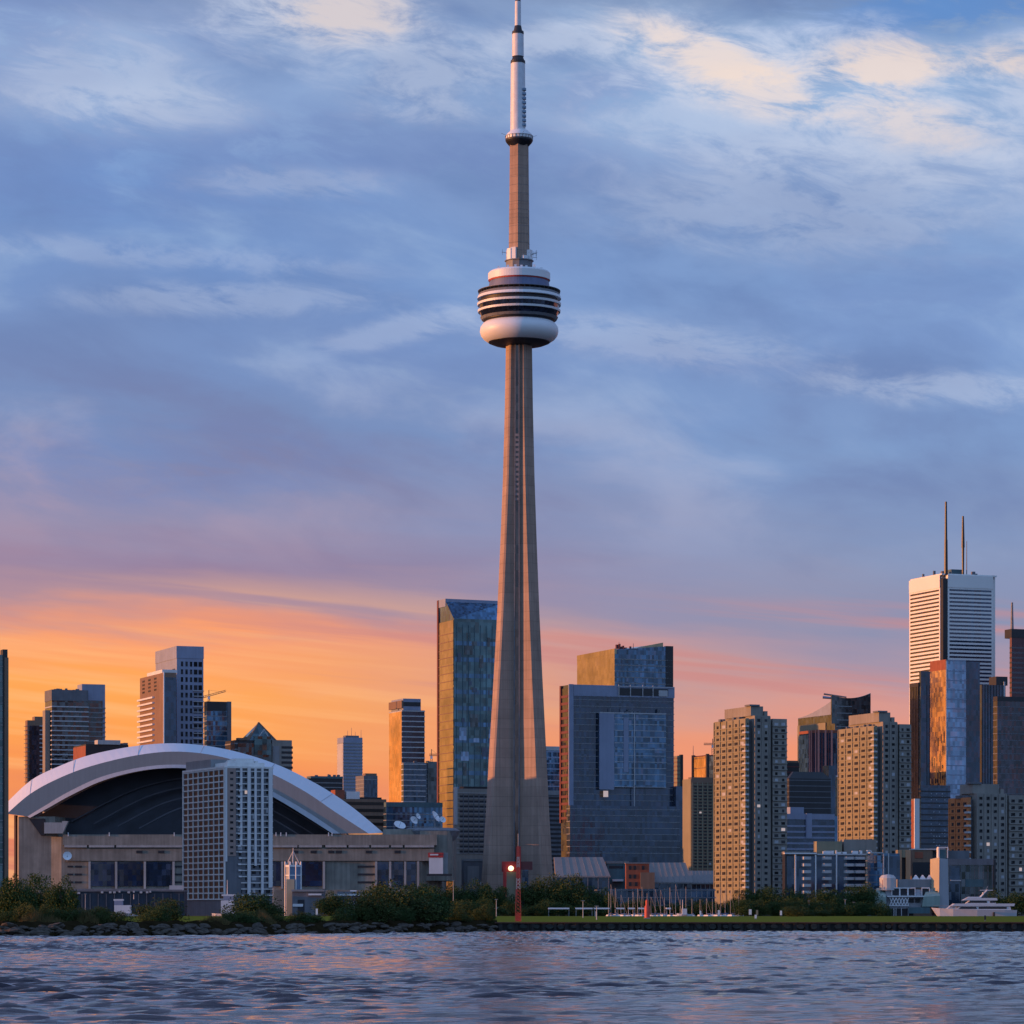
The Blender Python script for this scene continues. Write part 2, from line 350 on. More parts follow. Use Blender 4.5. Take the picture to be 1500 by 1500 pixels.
def tower():
    Y = 2000.0; s = Y / F; cx = wx(760.5, Y)
    root = empty('observation_tower', (cx, Y, 1.2), 0, 'very tall concrete observation tower with a round white pod and needle mast', 'tower')
    z_ = lambda py: wz(py, Y) - 1.2
    TH = [radians(a) for a in (-160, -40, 80)]
    rows = []
    # row pixel, half width left in px, leg half width w (m), core apothem r (m)
    for py, lw, w, r in ((1345, 60, 5.9, 8.3), (1290, 56, 5.7, 8.1), (1200, 50, 5.35, 7.8), (1100, 44.5, 5.0, 7.5), (1000, 38.5, 4.8, 7.2), (900, 33, 4.6, 6.9), (800, 28.5, 4.45, 6.6), (700, 24.5, 4.3, 6.3), (600, 21.8, 4.15, 6.05), (495, 20.0, 4.0, 5.9)):
        R = (lw * s - 0.34 * w) / 0.94; rows.append((z_(py), R, w, r))
    def ring(R, w, r):
        pts = []
        for k in range(3):
            th = TH[k]
            def q(rad, side): return (rad * cos(th) - side * sin(th), rad * sin(th) + side * cos(th))
            base = w / tan(pi / 3) + 0.0
            t_ = 2 * (0.866 * r - w); t_ = max(t_, 0.4)
            # where the leg side meets the recessed core face before / after this leg
            for sgn in (-1, 1):
                bis = th + sgn * pi / 3
                cxp, cyp = r * cos(bis), r * sin(bis)
                tx, ty = -sin(bis), cos(bis)
                p = (cxp - sgn * tx * t_, cyp - sgn * ty * t_)
                if sgn == -1: first = p
                else: last = p
            b = min(0.9, w * .2)
            pts += [first, q(R - b, -w), q(R, -w + b), q(R, w - b), q(R - b, w), last]
        return pts
    mb = MB(); rings = []
    for (z0, R0, w0, r0), (z1, R1, w1, r1) in zip(rows, rows[1:]):
        for k in range(4):
            u = k / 4; rings.append([(x, y, z0 + (z1 - z0) * u) for x, y in ring(R0 + (R1 - R0) * u, w0 + (w1 - w0) * u, r0 + (r1 - r0) * u)])
    z1, R1, w1, r1 = rows[-1]; rings.append([(x, y, z1) for x, y in ring(R1, w1, r1)])
    mb.loft(rings); mb.build('shaft', M_ct, root)
    # glazed lift tracks in the three grooves between the legs
    for k in range(3):
        bis = TH[k] + pi / 3; mb = MB(); rr = []
        for z0, R0, w0, r0 in rows[0:]:
            t_ = max(2 * (0.866 * r0 - w0), .4) * 0.62; rr.append((z0, r0, t_))
        def rg(z0, r0, t_):
            a = [(r0 - .2, -t_), (r0 + 0.75, -t_), (r0 + 0.75, t_), (r0 - .2, t_)]
            return [(x * cos(bis) - y * sin(bis), x * sin(bis) + y * cos(bis), z0) for x, y in a]
        mb.loft([rg(*q) for q in rr]); tr = mb.build('elevator_track', M_elev, root)
        if k == 0:
            for off in (-0.85, 0.85):
                mb = MB(); mb.loft([[(x * cos(bis) - y * sin(bis), x * sin(bis) + y * cos(bis), z0) for x, y in ((r0 + .7, off * t_ - .25), (r0 + 1.3, off * t_ - .25), (r0 + 1.3, off * t_ + .25), (r0 + .7, off * t_ + .25))] for z0, r0, t_ in rr])
                mb.build('guide_rail', M_steel, tr)
            for i in range(14):      # landings high on the groove
                mb = MB()
                z = z_(735 - i * 7.2); r0 = 6.35; mb.hexa([(x * cos(bis) - y * sin(bis), x * sin(bis) + y * cos(bis), zz) for zz in (z, z + 1.5) for x, y in ((r0 + .5, -1.1), (r0 + 1.1, -1.1), (r0 + 1.1, 1.1), (r0 + .5, 1.1))])
                mb.build('landing_panel', M_steel, root)
    # pod: silhouettes read at the axis plane
    px = lambda w: w * s
    def lt(name, rows_, m, smooth=True, n=72, par=None, c=(0, 0)):
        return MB().lathe([(px(r), z_(y)) for r, y in rows_], n, c).build(name, m, par or root, smooth=smooth)
    lt('pod_core', [(22, 507), (52, 470), (54, 440), (46, 430), (42, 425), (42, 412), (30, 398), (18, 396)], M_dark)
    lt('radome', [(22, 506), (38, 503.5), (46, 501), (52, 497), (56, 492), (57.6, 486), (56.8, 480), (53, 474.5), (48, 471), (30, 469)], M_white)
    lt('underside', [(20, 507.5), (37.5, 505), (45, 502), (45, 500), (20, 500)], M_dark)
    for y0, y1, r0, r1 in ((469, 465.5, 55, 57), (458, 455, 60.3, 60.8), (448.2, 445, 61, 61.5), (438.5, 434.5, 61.5, 60.5)):
        lt('ring_deck', [(40, y0), (r0, y0), (r1, y1), (40, y1)], M_white if y0 < 465 else M_steel, False)
    lt('window_band', [(40, 465.4), (55, 465.4), (58, 458.1), (40, 458.1)], M_podglass, False)
    lt('window_band', [(40, 454.9), (57.5, 454.9), (58.8, 448.3), (40, 448.3)], M_podglass, False)
    lt('window_band', [(40, 444.9), (56.5, 444.9), (56, 438.6), (40, 438.6)], M_dark, False)
    lt('terrace', [(38, 434.4), (60, 434.4), (59, 431), (56, 429.5), (38, 429.5)], M_steel, False)
    rl = lt('terrace_railing', [(60.2, 427.2), (60.5, 427.2), (60.5, 426.6), (60.2, 426.6)], M_steel, False)
    for i in range(48):
        a = 2 * pi * i / 48; MB().tube((px(59.3) * cos(a), px(59.3) * sin(a), z_(431)), (px(60.3) * cos(a), px(60.3) * sin(a), z_(426.8)), 0.12, n=4).build('railing_post', M_steel, rl)
    lt('upper_band', [(20, 429.4), (46, 429.4), (43.5, 413), (20, 413)], plain('blue_grey_cladding', (0.12, 0.15, 0.26), 0.5, 0.15, 0.2), False)
    lt('red_trim', [(20, 412.9), (44.2, 412.9), (44.2, 411.2), (20, 411.2)], M_red, False)
    lt('roof_drum', [(20, 411.1), (45.5, 411.1), (45.5, 401), (43, 398.5), (20, 397.5)], M_white, False)
    for i in range(20):
        a = 2 * pi * i / 20 + .1; r = px(26 + (i * 7) % 14); MB().box(-.7, .7, -.7, .7, z_(398), z_(394.5 - (i % 3))).build('roof_cabinet', M_white, root, (r * cos(a), r * sin(a), 0))
    lt('collar', [(19, 398), (19.5, 383.5), (21.5, 383), (21.5, 382), (14, 382)], M_steel, False, 12)
    rngb = random.Random(5)
    for a, r, zt in ((-118, 16, 365), (-140, 17, 366), (-30, 17.5, 368), (-60, 16, 377), (160, 16, 366), (60, 16, 366), (100, 17, 370)):
        a = radians(a); c = (px(r) * cos(a), px(r) * sin(a))
        MB().box(-1.6, 1.6, -1.2, 1.2, z_(381.9), z_(zt)).build('antenna_cabinet', M_white, root, (c[0], c[1], 0), rot=(0, 0, a + pi / 2))
    for i, (a, zz) in enumerate(((-20, 374), (-10, 372), (-35, 376), (200, 372), (-15, 379))):
        mb = MB(); a = radians(a); mb.tube((px(18) * cos(a), px(18) * sin(a), z_(zz)), (px(27) * cos(a), px(27) * sin(a), z_(zz - 1)), .15, n=4)
        mb.tube((px(26) * cos(a), px(26) * sin(a), z_(zz + 3)), (px(26) * cos(a), px(26) * sin(a), z_(zz - 5)), .12, n=4)
        mb.build('aerial_arm', M_steel, root)
    # upper shaft: six sides with an edge towards the viewer
    hexr = lambda r, z: [(r * cos(radians(-97 + 60 * k)), r * sin(radians(-97 + 60 * k)), z) for k in range(6)]
    mb = MB(); mb.loft([hexr(px(17.2), z_(400)), hexr(px(16.6), z_(372)), hexr(px(15.6), z_(290)), hexr(px(14.9), z_(213))]); mb.build('upper_shaft', M_ct, root)
    M_joint = plain('joint_concrete', (0.22, 0.19, 0.18), .9, .2)
    for y in range(225, 372, 12): MB().loft([hexr(px(16.75 - (372 - y) * .0123) + .0, z_(y)), hexr(px(16.75 - (372 - y) * .0123), z_(y - .6))]).build('construction_joint', M_joint, root)
    lt('sky_deck', [(12, 216), (14.5, 213.8), (18.8, 209), (20.2, 206.5), (20.2, 204.5), (12, 204)], M_dark, False, 36)
    lt('sky_deck_wall', [(12, 203.9), (19.6, 203.9), (20, 200), (18, 196.5), (15, 194), (12.5, 191.5), (8, 190)], M_white, True, 36)
    rl = lt('sky_deck_railing', [(20, 200), (20.4, 200), (20.4, 199.5), (20, 199.5)], M_steel, False, 36)
    for i in range(24):
        a = 2 * pi * i / 24; MB().tube((px(20) * cos(a), px(20) * sin(a), z_(204)), (px(20.3) * cos(a), px(20.3) * sin(a), z_(199.5)), .16, n=4).build('railing_post', M_steel, rl)
        if i % 6 == 1: MB().tube((px(20) * cos(a), px(20) * sin(a), z_(199)), (px(27) * cos(a), px(27) * sin(a), z_(197)), .1, n=4).build('aerial_arm', M_steel, root)
    # mast sections with dark collars
    mx = (-1.8 * s, 0)
    for y0, y1, r0, r1 in ((192, 93, 11.2, 10.4), (83, 50, 8.6, 8.4), (38, 2, 4.6, 4.3), (-1, -50, 3.0, 2.4)):
        lt('mast_section', [(r0, y0), (r1, y1)], M_wmetal, True, 20, c=mx)
    for y0, y1, r0, r1 in ((93.1, 89, 10.9, 10.6), (89, 82.9, 9.5, 7.5), (50.1, 46, 8.8, 8.4), (46, 37.9, 6.5, 4.8), (2.1, -1.1, 4.4, 3.4)):
        lt('mast_collar', [(r0, y0), (r1, y1)], M_dark, False, 20, c=mx)
    M_ap = plain('aerial_panel', (.2, .3, .42), .5)
    for i in range(9): MB().box(mx[0] + 2.6, mx[0] + 4.9, -3.9, -1, z_(186 - i * 6.5), z_(183 - i * 6.5)).build('mast_aerial_panel', M_ap, root)
tower()

# ---------------------------------------------------------------- domed stadium
M_roofw = plain('white_roof_membrane', (0.66, 0.70, 0.76), 0.55, 0.06, 0.02, streak=False)
M_roofg = plain('grey_fascia', (0.26, 0.28, 0.29), 0.7, 0.08, 0.03)
M_lip = plain('pale_lip', (0.40, 0.42, 0.46), 0.6, 0.1, 0.05)
M_stad = plain('stadium_concrete', (0.225, 0.215, 0.185), 0.88, 0.32, 0.09)
M_stadl = plain('pale_concrete_band', (0.36, 0.36, 0.35), 0.85, 0.2, 0.06)
M_inner = plain('dark_roof_panel', (0.035, 0.042, 0.06), 0.6, 0.35, 0.08, streak=False)
M_rib = plain('dark_roof_rib', (0.075, 0.08, 0.10), 0.6, 0.3, 0.1, streak=False)
M_blueg = glass('blue_bay_glass', (0.015, 0.03, 0.075), 0.3, 0.12, (2.4, 2.4, 3.2), 0.04, 0.6, 0.02)

def interp(tab, x):
    for (a, ya), (b, yb) in zip(tab, tab[1:]):
        if a <= x <= b: return ya + (yb - ya) * (x - a) / (b - a)
    return tab[0][1] if x < tab[0][0] else tab[-1][1]
def smooth_pts(pts, n):
    """Catmull-Rom through (x, y) points"""
    out = []; p = [pts[0]] + list(pts) + [pts[-1]]
    for i in range(1, len(p) - 2):
        for k in range(n):
            t = k / n; a, b, c, d = p[i - 1], p[i], p[i + 1], p[i + 2]
            out.append(tuple(0.5 * (2 * b[j] + (c[j] - a[j]) * t + (2 * a[j] - 5 * b[j] + 4 * c[j] - d[j]) * t * t + (3 * b[j] - a[j] - 3 * c[j] + d[j]) * t ** 3) for j in (0, 1)))
    out.append(pts[-1]); return out

def stadium():
    Y = 1900.0; s = Y / F
    root = empty('domed_stadium', (wx(300, Y), Y, 1.2), 0, 'wide concrete stadium with a white arched roof open over a dark recess', 'stadium')
    O = Vector((wx(300, Y), Y, 1.2))
    def L(px_, py_, dy=0.0): return (wx(px_, Y) - O.x, dy, wz(py_, Y) - O.z)
    outer = smooth_pts([(6, 1172), (40, 1141), (80, 1121), (130, 1103), (200, 1090), (262, 1087), (330, 1096), (400, 1117), (460, 1146), (510, 1178), (560, 1219)], 6)
    mid = smooth_pts([(10, 1192), (44, 1163), (84, 1141), (134, 1122), (202, 1106), (262, 1101), (326, 1109), (392, 1131), (446, 1159), (492, 1190), (540, 1221)], 6)
    inn = smooth_pts([(40, 1196), (66, 1180), (100, 1160), (148, 1138), (206, 1124), (262, 1120), (318, 1127), (374, 1147), (420, 1171), (458, 1194), (498, 1221)], 6)
    lip = smooth_pts([(44, 1198), (70, 1184), (104, 1165), (151, 1143.5), (207, 1129), (262, 1125), (317, 1132), (371, 1152), (415, 1176), (451, 1198), (487, 1221)], 6)
    n = len(outer)
    def strip(name, a, da, b, db, m, smooth=True):
        mb = MB()
        for i in range(n - 1): mb.quad(L(*a[i], da), L(*b[i], db), L(*b[i + 1], db), L(*a[i + 1], da))
        return mb.build(name, m, root, smooth=False)
    strip('roof_edge_panel', outer, 16, mid, 0.0, M_roofw)
    strip('roof_fascia', mid, 0.0, inn, 0.3, M_roofg)
    strip('roof_lip', inn, 0.3, lip, -.6, M_lip)
    strip('roof_soffit', lip, -.6, inn, 22, M_inner)
    # roof shell runs back from the arch and falls away
    mb = MB(); cxp = 285
    prev = [(p, 16.0) for p in outer]; k_all = []
    for k in range(1, 7):
        f = k / 6; cur = []
        for p in outer:
            q = (cxp + (p[0] - cxp) * (1 - 0.35 * f * f), 1225 + (p[1] - 1225) * (1 - 0.75 * f * f)); cur.append((q, 16 + 150 * f))
        for i in range(n - 1): mb.quad(L(*prev[i][0], prev[i][1]), L(*prev[i + 1][0], prev[i + 1][1]), L(*cur[i + 1][0], cur[i + 1][1]), L(*cur[i][0], cur[i][1]))
        prev = cur
    mb.build('roof_shell', M_roofw, root)
    # seams of the white panels
    for i in range(6, n - 3, 9):
        a = Vector(L(*outer[i], 15.6)); b = Vector(L(*mid[i], -.05)); MB().tube(a + Vector((0, 0, .2)), b, .14, n=4).build('roof_seam', M_lip, root)
    # the dark recess: curved inner roof panels stepping back, with paler ribs
    back = MB(); back.v = []; base_y = 1226
    for i in range(n - 1):
        a, b = lip[i], lip[i + 1]; back.quad(L(a[0], a[1] - 3, 24), L(a[0], base_y, 24), L(b[0], base_y, 24), L(b[0], b[1] - 3, 24))
    back.build('inner_roof', M_inner, root)
    for j, (f, lift) in enumerate(((0.93, 10), (0.80, 15), (0.66, 12), (0.54, 14))):
        mb = MB(); off = 300 + j * 6
        arc = [(off + (p[0] - 262) * f, 1226 + (p[1] - 1226) * f * (0.97)) for p in lip]
        for i in range(n - 1):
            a, b = arc[i], arc[i + 1]; d = 21 - j * 3
            mb.hexa([L(a[0], a[1] + 2.0, d), L(b[0], b[1] + 2.0, d), L(b[0], b[1] + 2.0, d + 2), L(a[0], a[1] + 2.0, d + 2), L(*a, d), L(*b, d), L(*b, d + 2), L(*a, d + 2)])
        mb.build('roof_rib', M_rib, root)
    # concrete ring: plan polygon, front wall along Y
    def wall(name, x0, x1, y0, y1, d0, d1, m, par=root):
        return MB().box(wx(x0, Y) - O.x, wx(x1, Y) - O.x, d0, d1, wz(y1, Y) - O.z, wz(y0, Y) - O.z).build(name, m, par)
    X = lambda px_: wx(px_, Y) - O.x
    zt, zb = wz(1222, Y) - O.z, 0.0
    mb = MB(); mb.prism([(X(90), 0), (X(618), 0), (X(640), 12), (X(648), 120), (X(560), 190), (X(120), 190), (X(28), 150), (X(28), 6)], zb, zt - 1.5); mb.build('ring_wall', M_stad, root)
    mb = MB(); mb.loft([[(X(14), 26, 0), (X(27), 1.5, 0), (X(92), 1.5, 0), (X(92), 40, 0), (X(14), 60, 0)], [(X(14), 26, wz(1196, Y) - O.z), (X(27), 1.5, wz(1196, Y) - O.z), (X(80), 1.5, wz(1196, Y) - O.z), (X(92), 40, wz(1196, Y) - O.z), (X(14), 60, wz(1196, Y) - O.z)]])
    mb.build('corner_block', M_stad, root)
    wall('pier', 14.5, 17, 1193, 1300, 16, 24, plain('orange_face', (.36, .2, .13), .8))  # orange put into the pier's colour for the sunlit stadium end
    wall('balcony_block', 66, 92, 1205, 1221, -3.5, 1.4, M_stadl)
    mb = MB(); mb.hexa([L(92.2, 1221, -3.5), L(93, 1221, -3.5), L(93, 1221, 1.2), L(92.2, 1221, 1.2), L(92.2, 1203, -3.5), L(101, 1203, -3.5), L(101, 1203, 1.2), L(92.2, 1203, 1.2)]); mb.build('sloping_fin', M_stadl, root)
    mb = MB(); mb.hexa([L(60, 1224, .9), L(66, 1224, .9), L(66, 1224, 1.45), L(60, 1224, 1.45), L(42, 1199, .9), L(66, 1199, .9), L(66, 1199, 1.45), L(42, 1199, 1.45)]); mb.build('dark_recess', M_dark, root)
    wall('parapet', 92.5, 640, 1222.5, 1238, -1.6, 11, M_stad)
    for x0, x1 in ((95, 128), (131, 168), (171, 268), (398, 436), (438, 472), (477, 508), (511, 541), (544, 570), (573, 590), (593, 636)):
        MB().box(X(x0), X(x1), -2.4, 0.5, wz(1241.4, Y) - O.z, wz(1238.2, Y) - O.z).build('light_rail', M_stadl, root)
    wall('frieze', 95, 636, 1243, 1261, -1.2, 2, M_stad)
    for x0 in (200, 232, 428, 455, 481, 492, 536, 578): MB().box(X(x0), X(x0 + 9), -1.45, -1.1, wz(1250, Y) - O.z, wz(1246, Y) - O.z).build('frieze_slot', M_dark, root)
    for x0, x1 in ((133, 168), (172, 210), (214, 252), (399, 412), (414, 428), (430, 472), (552, 569), (572, 591), (594, 609)):
        g = wall('glazed_bay', x0, x1, 1262.5, 1298, -.6, 1.5, M_blueg)
    for x in (130, 169, 211, 253, 412, 428.5, 473, 549.5, 570, 592, 611): wall('bay_column', x, x + 3.2, 1262, 1302, -1.8, .4, M_stadl)
    for x0, x1 in ((99, 107), (110, 120), (253, 268), (524, 549)):
        for yy in (1268, 1279.5, 1291): MB().box(X(x0), X(x1), -.4, .3, wz(yy + 2.6, Y) - O.z, wz(yy, Y) - O.z).build('louvre_slot', M_dark, root)
    wall('service_base', 30, 636, 1304, 1336, -6, .5, M_stad)
    wall('base_canopy', 112, 270, 1302, 1306, -9, -6, M_steel)
    # right shoulder stack
    wall('shoulder', 560, 640, 1214, 1222.4, 8, 60, M_stad)
    mb = MB(); mb.prism([(X(615), 3), (X(655), 3), (X(662), 12), (X(662), 60), (X(612), 60)], wz(1290, Y) - O.z, wz(1217, Y) - O.z); mb.build('corner_tower', M_stad, root)
    mb = MB(); mb.lathe([(13.5, wz(1230, Y) - O.z), (15, wz(1224, Y) - O.z), (16.5, wz(1216, Y) - O.z), (14, wz(1212, Y) - O.z)], 24, (X(631), 20)); mb.build('round_deck', M_steel, root)
    for x in (100, 160, 255, 404, 411, 419, 481, 486): wall('parapet_light', x, x + 1.2, 1219.5, 1225, -2, -1.65, M_white)
stadium()
# ---------------------------------------------------------------- buildings
class B:
    """a building whose west face runs from column xl to its near corner xc and whose south face runs on to xr"""
    def __init__(s, name, label, xl, xc, xr, yt, Y, b=21.0, cat='building', group=None, parent=None, zb=1.2, d=None):
        s.br = b = radians(b); s.Y = Y; s.zb = zb
        cx = wx(xc, Y); tl = (xl - CX) / F; tr = (xr - CX) / F
        s.w = (tr * Y - cx) / (cos(b) - tr * sin(b)); s.d = d if d else (cx - tl * Y) / (sin(b) + tl * cos(b))
        s.h = wz(yt, Y) - zb; s.cx = cx; s.off = Vector((0, 0, 0)); s.wins = []
        if parent is None: s.root = empty(name, (cx, Y, zb), b, label, cat, group)
        else:
            s.root = parent.root; D = Vector((cx - parent.cx0, Y - parent.Y0, 0))
            s.off = Matrix.Rotation(-parent.br, 3, 'Z') @ D
        s.cx0 = cx if parent is None else parent.cx0; s.Y0 = Y if parent is None else parent.Y0
        s.own = s if parent is None else parent.own
        s.meshes = {}
    def zp(s, py, X=0): return wz(py, s.Y) - s.zb
    def xp(s, px):
        t = (px - CX) / F; return (t * s.Y - s.cx) / (cos(s.br) - t * sin(s.br))
    def yp(s, px):
        t = (px - CX) / F; return (s.cx - t * s.Y) / (sin(s.br) + t * cos(s.br))
    def mk(s, mb, name, m=None, loc=(0, 0, 0), par=None, smooth=False):
        if par is not None: return mb.build(name, m, par, loc, smooth)
        return mb.build(name, m, s.root, s.off + Vector(loc), smooth)
    def vol(s, name, m, x0=0, x1=None, y0=0, y1=None, z0=0, z1=None):
        return s.mk(MB().box(x0, s.w if x1 is None else x1, y0, s.d if y1 is None else y1, z0, s.h if z1 is None else z1), name, m)
    def bands(s, m, z0, z1, step, th, out=.25, x0=0, x1=None, y0=0, y1=None, name='floor_band', outs=None, outw=None):
        x1 = s.w if x1 is None else x1; y1 = s.d if y1 is None else y1
        os_ = out if outs is None else outs; ow = out if outw is None else outw
        me = MB().box(x0 - ow, x1 + out, y0 - os_, y1 + out, 0, th).mesh(name, m)
        z = z0; k = 0
        while z + th < z1 and k < 100:
            link(name, me, s.root, s.off + Vector((0, 0, z))); z += step; k += 1
    def fins(s, m, xs=(), ys=(), w=.5, out=.32, z0=0, z1=None, x0=0, y0=0, name='vertical_fin', single=False):
        z1 = s.h if z1 is None else z1
        if single:
            mb = MB()
            for x in xs: mb.box(x - w / 2, x + w / 2, y0 - out, y0 + .1, z0, z1)
            for y in ys: mb.box(x0 - out, x0 + .1, y - w / 2, y + w / 2, z0, z1)
            return s.mk(mb, name, m)
        for x in xs: s.mk(MB().box(x - w / 2, x + w / 2, y0 - out, y0 + .1, z0, z1), name, m)
        for y in ys: s.mk(MB().box(x0 - out, x0 + .1, y - w / 2, y + w / 2, z0, z1), name, m)
    def grid(s, face, a0, a1, nc, z0, z1, nr, fw=.6, fh=.5, mats=None, x0=0, y0=0, pale=0.0, skip=()):
        rs = random.Random(int(a0 * 10 + z1)); cw = (a1 - a0) / nc; ch = (z1 - z0) / nr
        for j in range(nr):
            for i in range(nc):
                if i in skip: continue
                a = a0 + (i + .5) * cw; z = z0 + (j + .45) * ch
                q_ = rs.random(); m = PALE if q_ < pale else GLOW if pale and face == 's' and q_ > .99 else (mats or DARKG)
                kw = rs.choice((1, 1, .82, .6)) if pale else 1; ch_ = ch * rs.choice((1, 1, .85)) if pale else ch
                s.own.wins.append((face, a, z, cw * fw * kw, ch_ * fh, m, x0, y0, tuple(s.off)))
    def flush(s, name='window'):
        ws = s.wins
        if not ws: return
        ws.sort(key=lambda q: -q[3] * q[4])
        cache = {}; rest = MB()
        for n, (face, a, z, w, h, m, x0, y0, off) in enumerate(ws):
            def bx(mb, a_, z_):
                if face == 's': return mb.box(a_ - w / 2, a_ + w / 2, y0 - .09, y0 + .05, z_ - h / 2, z_ + h / 2)
                return mb.box(x0 - .09, x0 + .05, a_ - w / 2, a_ + w / 2, z_ - h / 2, z_ + h / 2)
            if n < 100:
                key = (face, round(w, 3), round(h, 3), m.name, x0, y0)
                if key not in cache: cache[key] = bx(MB(), 0, 0).mesh(name, m)
                loc = Vector(off) + (Vector((a, 0, z)) if face == 's' else Vector((0, a, z)))
                link(name, cache[key], s.root, loc)
            else:
                k = len(rest.v); rest.mat(m); bx(rest, a, z)
                for i in range(k, len(rest.v)): v = rest.v[i]; rest.v[i] = (v[0] + off[0], v[1] + off[1], v[2] + off[2])
        if rest.v: tag(rest.build('further_windows', None, s.root), kind='stuff')

def lins(a, b, n): return [a + (b - a) * i / (n - 1) for i in range(n)]

DARKG = glass('dark_window_glass', (0.040, 0.040, 0.044), 0.0, 0.4, (3, 3, 3.2), 0.05, 0.7, 0.02, ior=1.15)
Ml_, t, p = newmat('bright_pane'); p.inputs['Emission Color'].default_value = (1, .58, .24, 1); p.inputs['Emission Strength'].default_value = .32  # glow for lit condo panes and the slab's painted gold reflection
GLOW = Ml_
PALE = plain('pale_sky_pane', (0.38, 0.40, 0.43), 0.5, 0.15, 0.5)  # pale panes painted to stand in for sky reflected in windows
G_navy = glass('navy_curtain_glass', (0.022, 0.05, 0.095), 0.38, 0.1, (1.7, 1.7, 3.6), 0.03, 0.35, 0.02)
G_blue = glass('blue_curtain_glass', (0.06, 0.14, 0.24), 0.5, 0.07, (1.6, 1.6, 3.4), 0.05, 0.6, 0.03)
G_pale = glass('pale_blue_glass', (0.22, 0.32, 0.47), 0.55, 0.08, (1.8, 1.8, 3.3), 0.05, 0.35, 0.02)
G_green = glass('green_blue_glass', (0.07, 0.135, 0.15), 0.5, 0.08, (3.2, 3.2, 3.8), 0.05, 0.45, 0.04)
G_grey = glass('grey_glass', (0.06, 0.075, 0.085), 0.4, 0.1, (2, 2, 3.3), 0.06, 0.6, 0.03)
G_purple = glass('bronze_glass', (0.045, 0.045, 0.065), 0.45, 0.08, (1.8, 1.8, 3.6), 0.04, 0.5, 0.02)
G_gold = glass('sunset_gold_glass', (0.36, 0.29, 0.17), 0.7, 0.18, (3, 3, 3.6), 0.02, 0.15, 0.02)  # gold tint put in for the sunset reflected on west faces
G_copper_sunset = glass('copper_sunset_glass', (0.76, 0.46, 0.27), 0.85, 0.12, (1.8, 1.8, 3.4), 0.03, 0.2, 0.03)  # copper base colour paints sunset orange into the reflections
M_tan = plain('tan_concrete', (0.235, 0.215, 0.145), 0.85, 0.14, 0.06)
M_conc = plain('grey_concrete', (0.24, 0.225, 0.20), 0.85, 0.18, 0.06)
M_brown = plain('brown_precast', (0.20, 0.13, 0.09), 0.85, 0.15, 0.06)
M_brick = plain('red_brick', (0.26, 0.08, 0.045), 0.85, 0.2, 0.2)
M_marble = plain('white_marble', (0.74, 0.73, 0.70), 0.6, 0.05, 0.03, streak=False)
M_slab = plain('pale_slab_edge', (0.42, 0.43, 0.44), 0.7, 0.12, 0.1)
M_slabd = plain('grey_slab_edge', (0.22, 0.23, 0.24), 0.7, 0.15, 0.1)
M_blk = plain('black_cladding', (0.018, 0.019, 0.024), 0.45, 0.3, 0.1, streak=False)
M_mech = plain('plant_room_grey', (0.13, 0.14, 0.16), 0.75, 0.2, 0.15)
M_wht = plain('white_cladding', (0.64, 0.65, 0.66), 0.6, 0.08, 0.1)
M_bluep = plain('blue_grey_precast', (0.24, 0.28, 0.38), 0.75, 0.12, 0.1)
M_maroon = plain('maroon_cladding', (0.14, 0.035, 0.035), 0.6, 0.2, 0.1)
M_teal = plain('teal_panel', (0.06, 0.12, 0.14), 0.6, 0.2, 0.1)
M_green = plain('pale_green_roof', (0.25, 0.33, 0.29), 0.7, 0.15, 0.1)

def clutter(b, x0, x1, y0, y1, z, n, seed, hmax=3.0, m=None):
    """small plant boxes on a roof"""
    rs = random.Random(seed)
    for i in range(n):
        x = rs.uniform(x0, x1 - 2); y = rs.uniform(y0, y1 - 2); b.mk(MB().box(0, rs.uniform(1, 3), 0, rs.uniform(1, 3), -.3, rs.uniform(.8, hmax)), 'rooftop_plant', m or M_mech, (x, y, z))
def mast(b, x, y, z0, z1, r0, r1, name='antenna', m=None):
    b.mk(MB().tube((x, y, z0), (x, y, z1), r0, r1, 8), name, m or M_steel)

# --- far left
b = B('glass_tower', 'glass condo tower cut off by the left edge of the view', -62, -40, 9, 958, 1502, cat='building', d=68)  # distance and depth chosen so its unseen part shades the white grid tower
b.vol('glass_wall', G_green); b.bands(M_slabd, 3, b.h - 1, 3.3, .5, .2); b.vol('crown', M_blk, b.w - 1.6, b.w + .6, -.3, 5, 0, b.zp(950)); b.vol('corner_pier', M_brown, b.w - .9, b.w + .9, -.9, -.31, 0, b.zp(962))
b = B('dark_slab_tower', 'dark brown slab tower with toothed balconies at the far left', 37, 40, 66, 1055, 2500)
b.vol('glass_wall', M_brown, z1=b.h); b.vol('glazed_strip', G_purple, 1.5, b.w, -.35, 0.0, 0, b.h - 4); b.bands(M_slabd, 2, b.h - 2, 3.2, .35, .2, x1=2, outw=1.1)
b.bands(M_slab, 2, b.h - 2, 3.2, .8, .3, x0=b.w - 4, outs=1.0); b.vol('crown', M_brown, 6, 14, 2, 10, b.h, b.h + 3)
b = B('banded_glass_tower', 'grey glass tower with long pale balcony bands and a taller slab behind it', 66, 76, 129, 1011, 2400)
b.vol('glass_wall', G_grey); b.vol('crown', M_mech, -.3, b.w, -.4, b.d, b.zp(1026), b.zp(1010)); b.bands(M_slab, 3, b.zp(1030), 3.45, .9, .3, outs=.9)
b.vol('rear_slab', M_bluep, b.xp(123), b.xp(157), 6, 20, 0, b.zp(1000)); b.vol('slab_glazing', G_grey, b.xp(131), b.xp(153), 5.6, 6, 0, b.zp(1024))
b.bands(M_slabd, 3, b.zp(1030), 3.45, .8, .2, x0=b.xp(132), x1=b.xp(157), y0=5.4, y1=8)
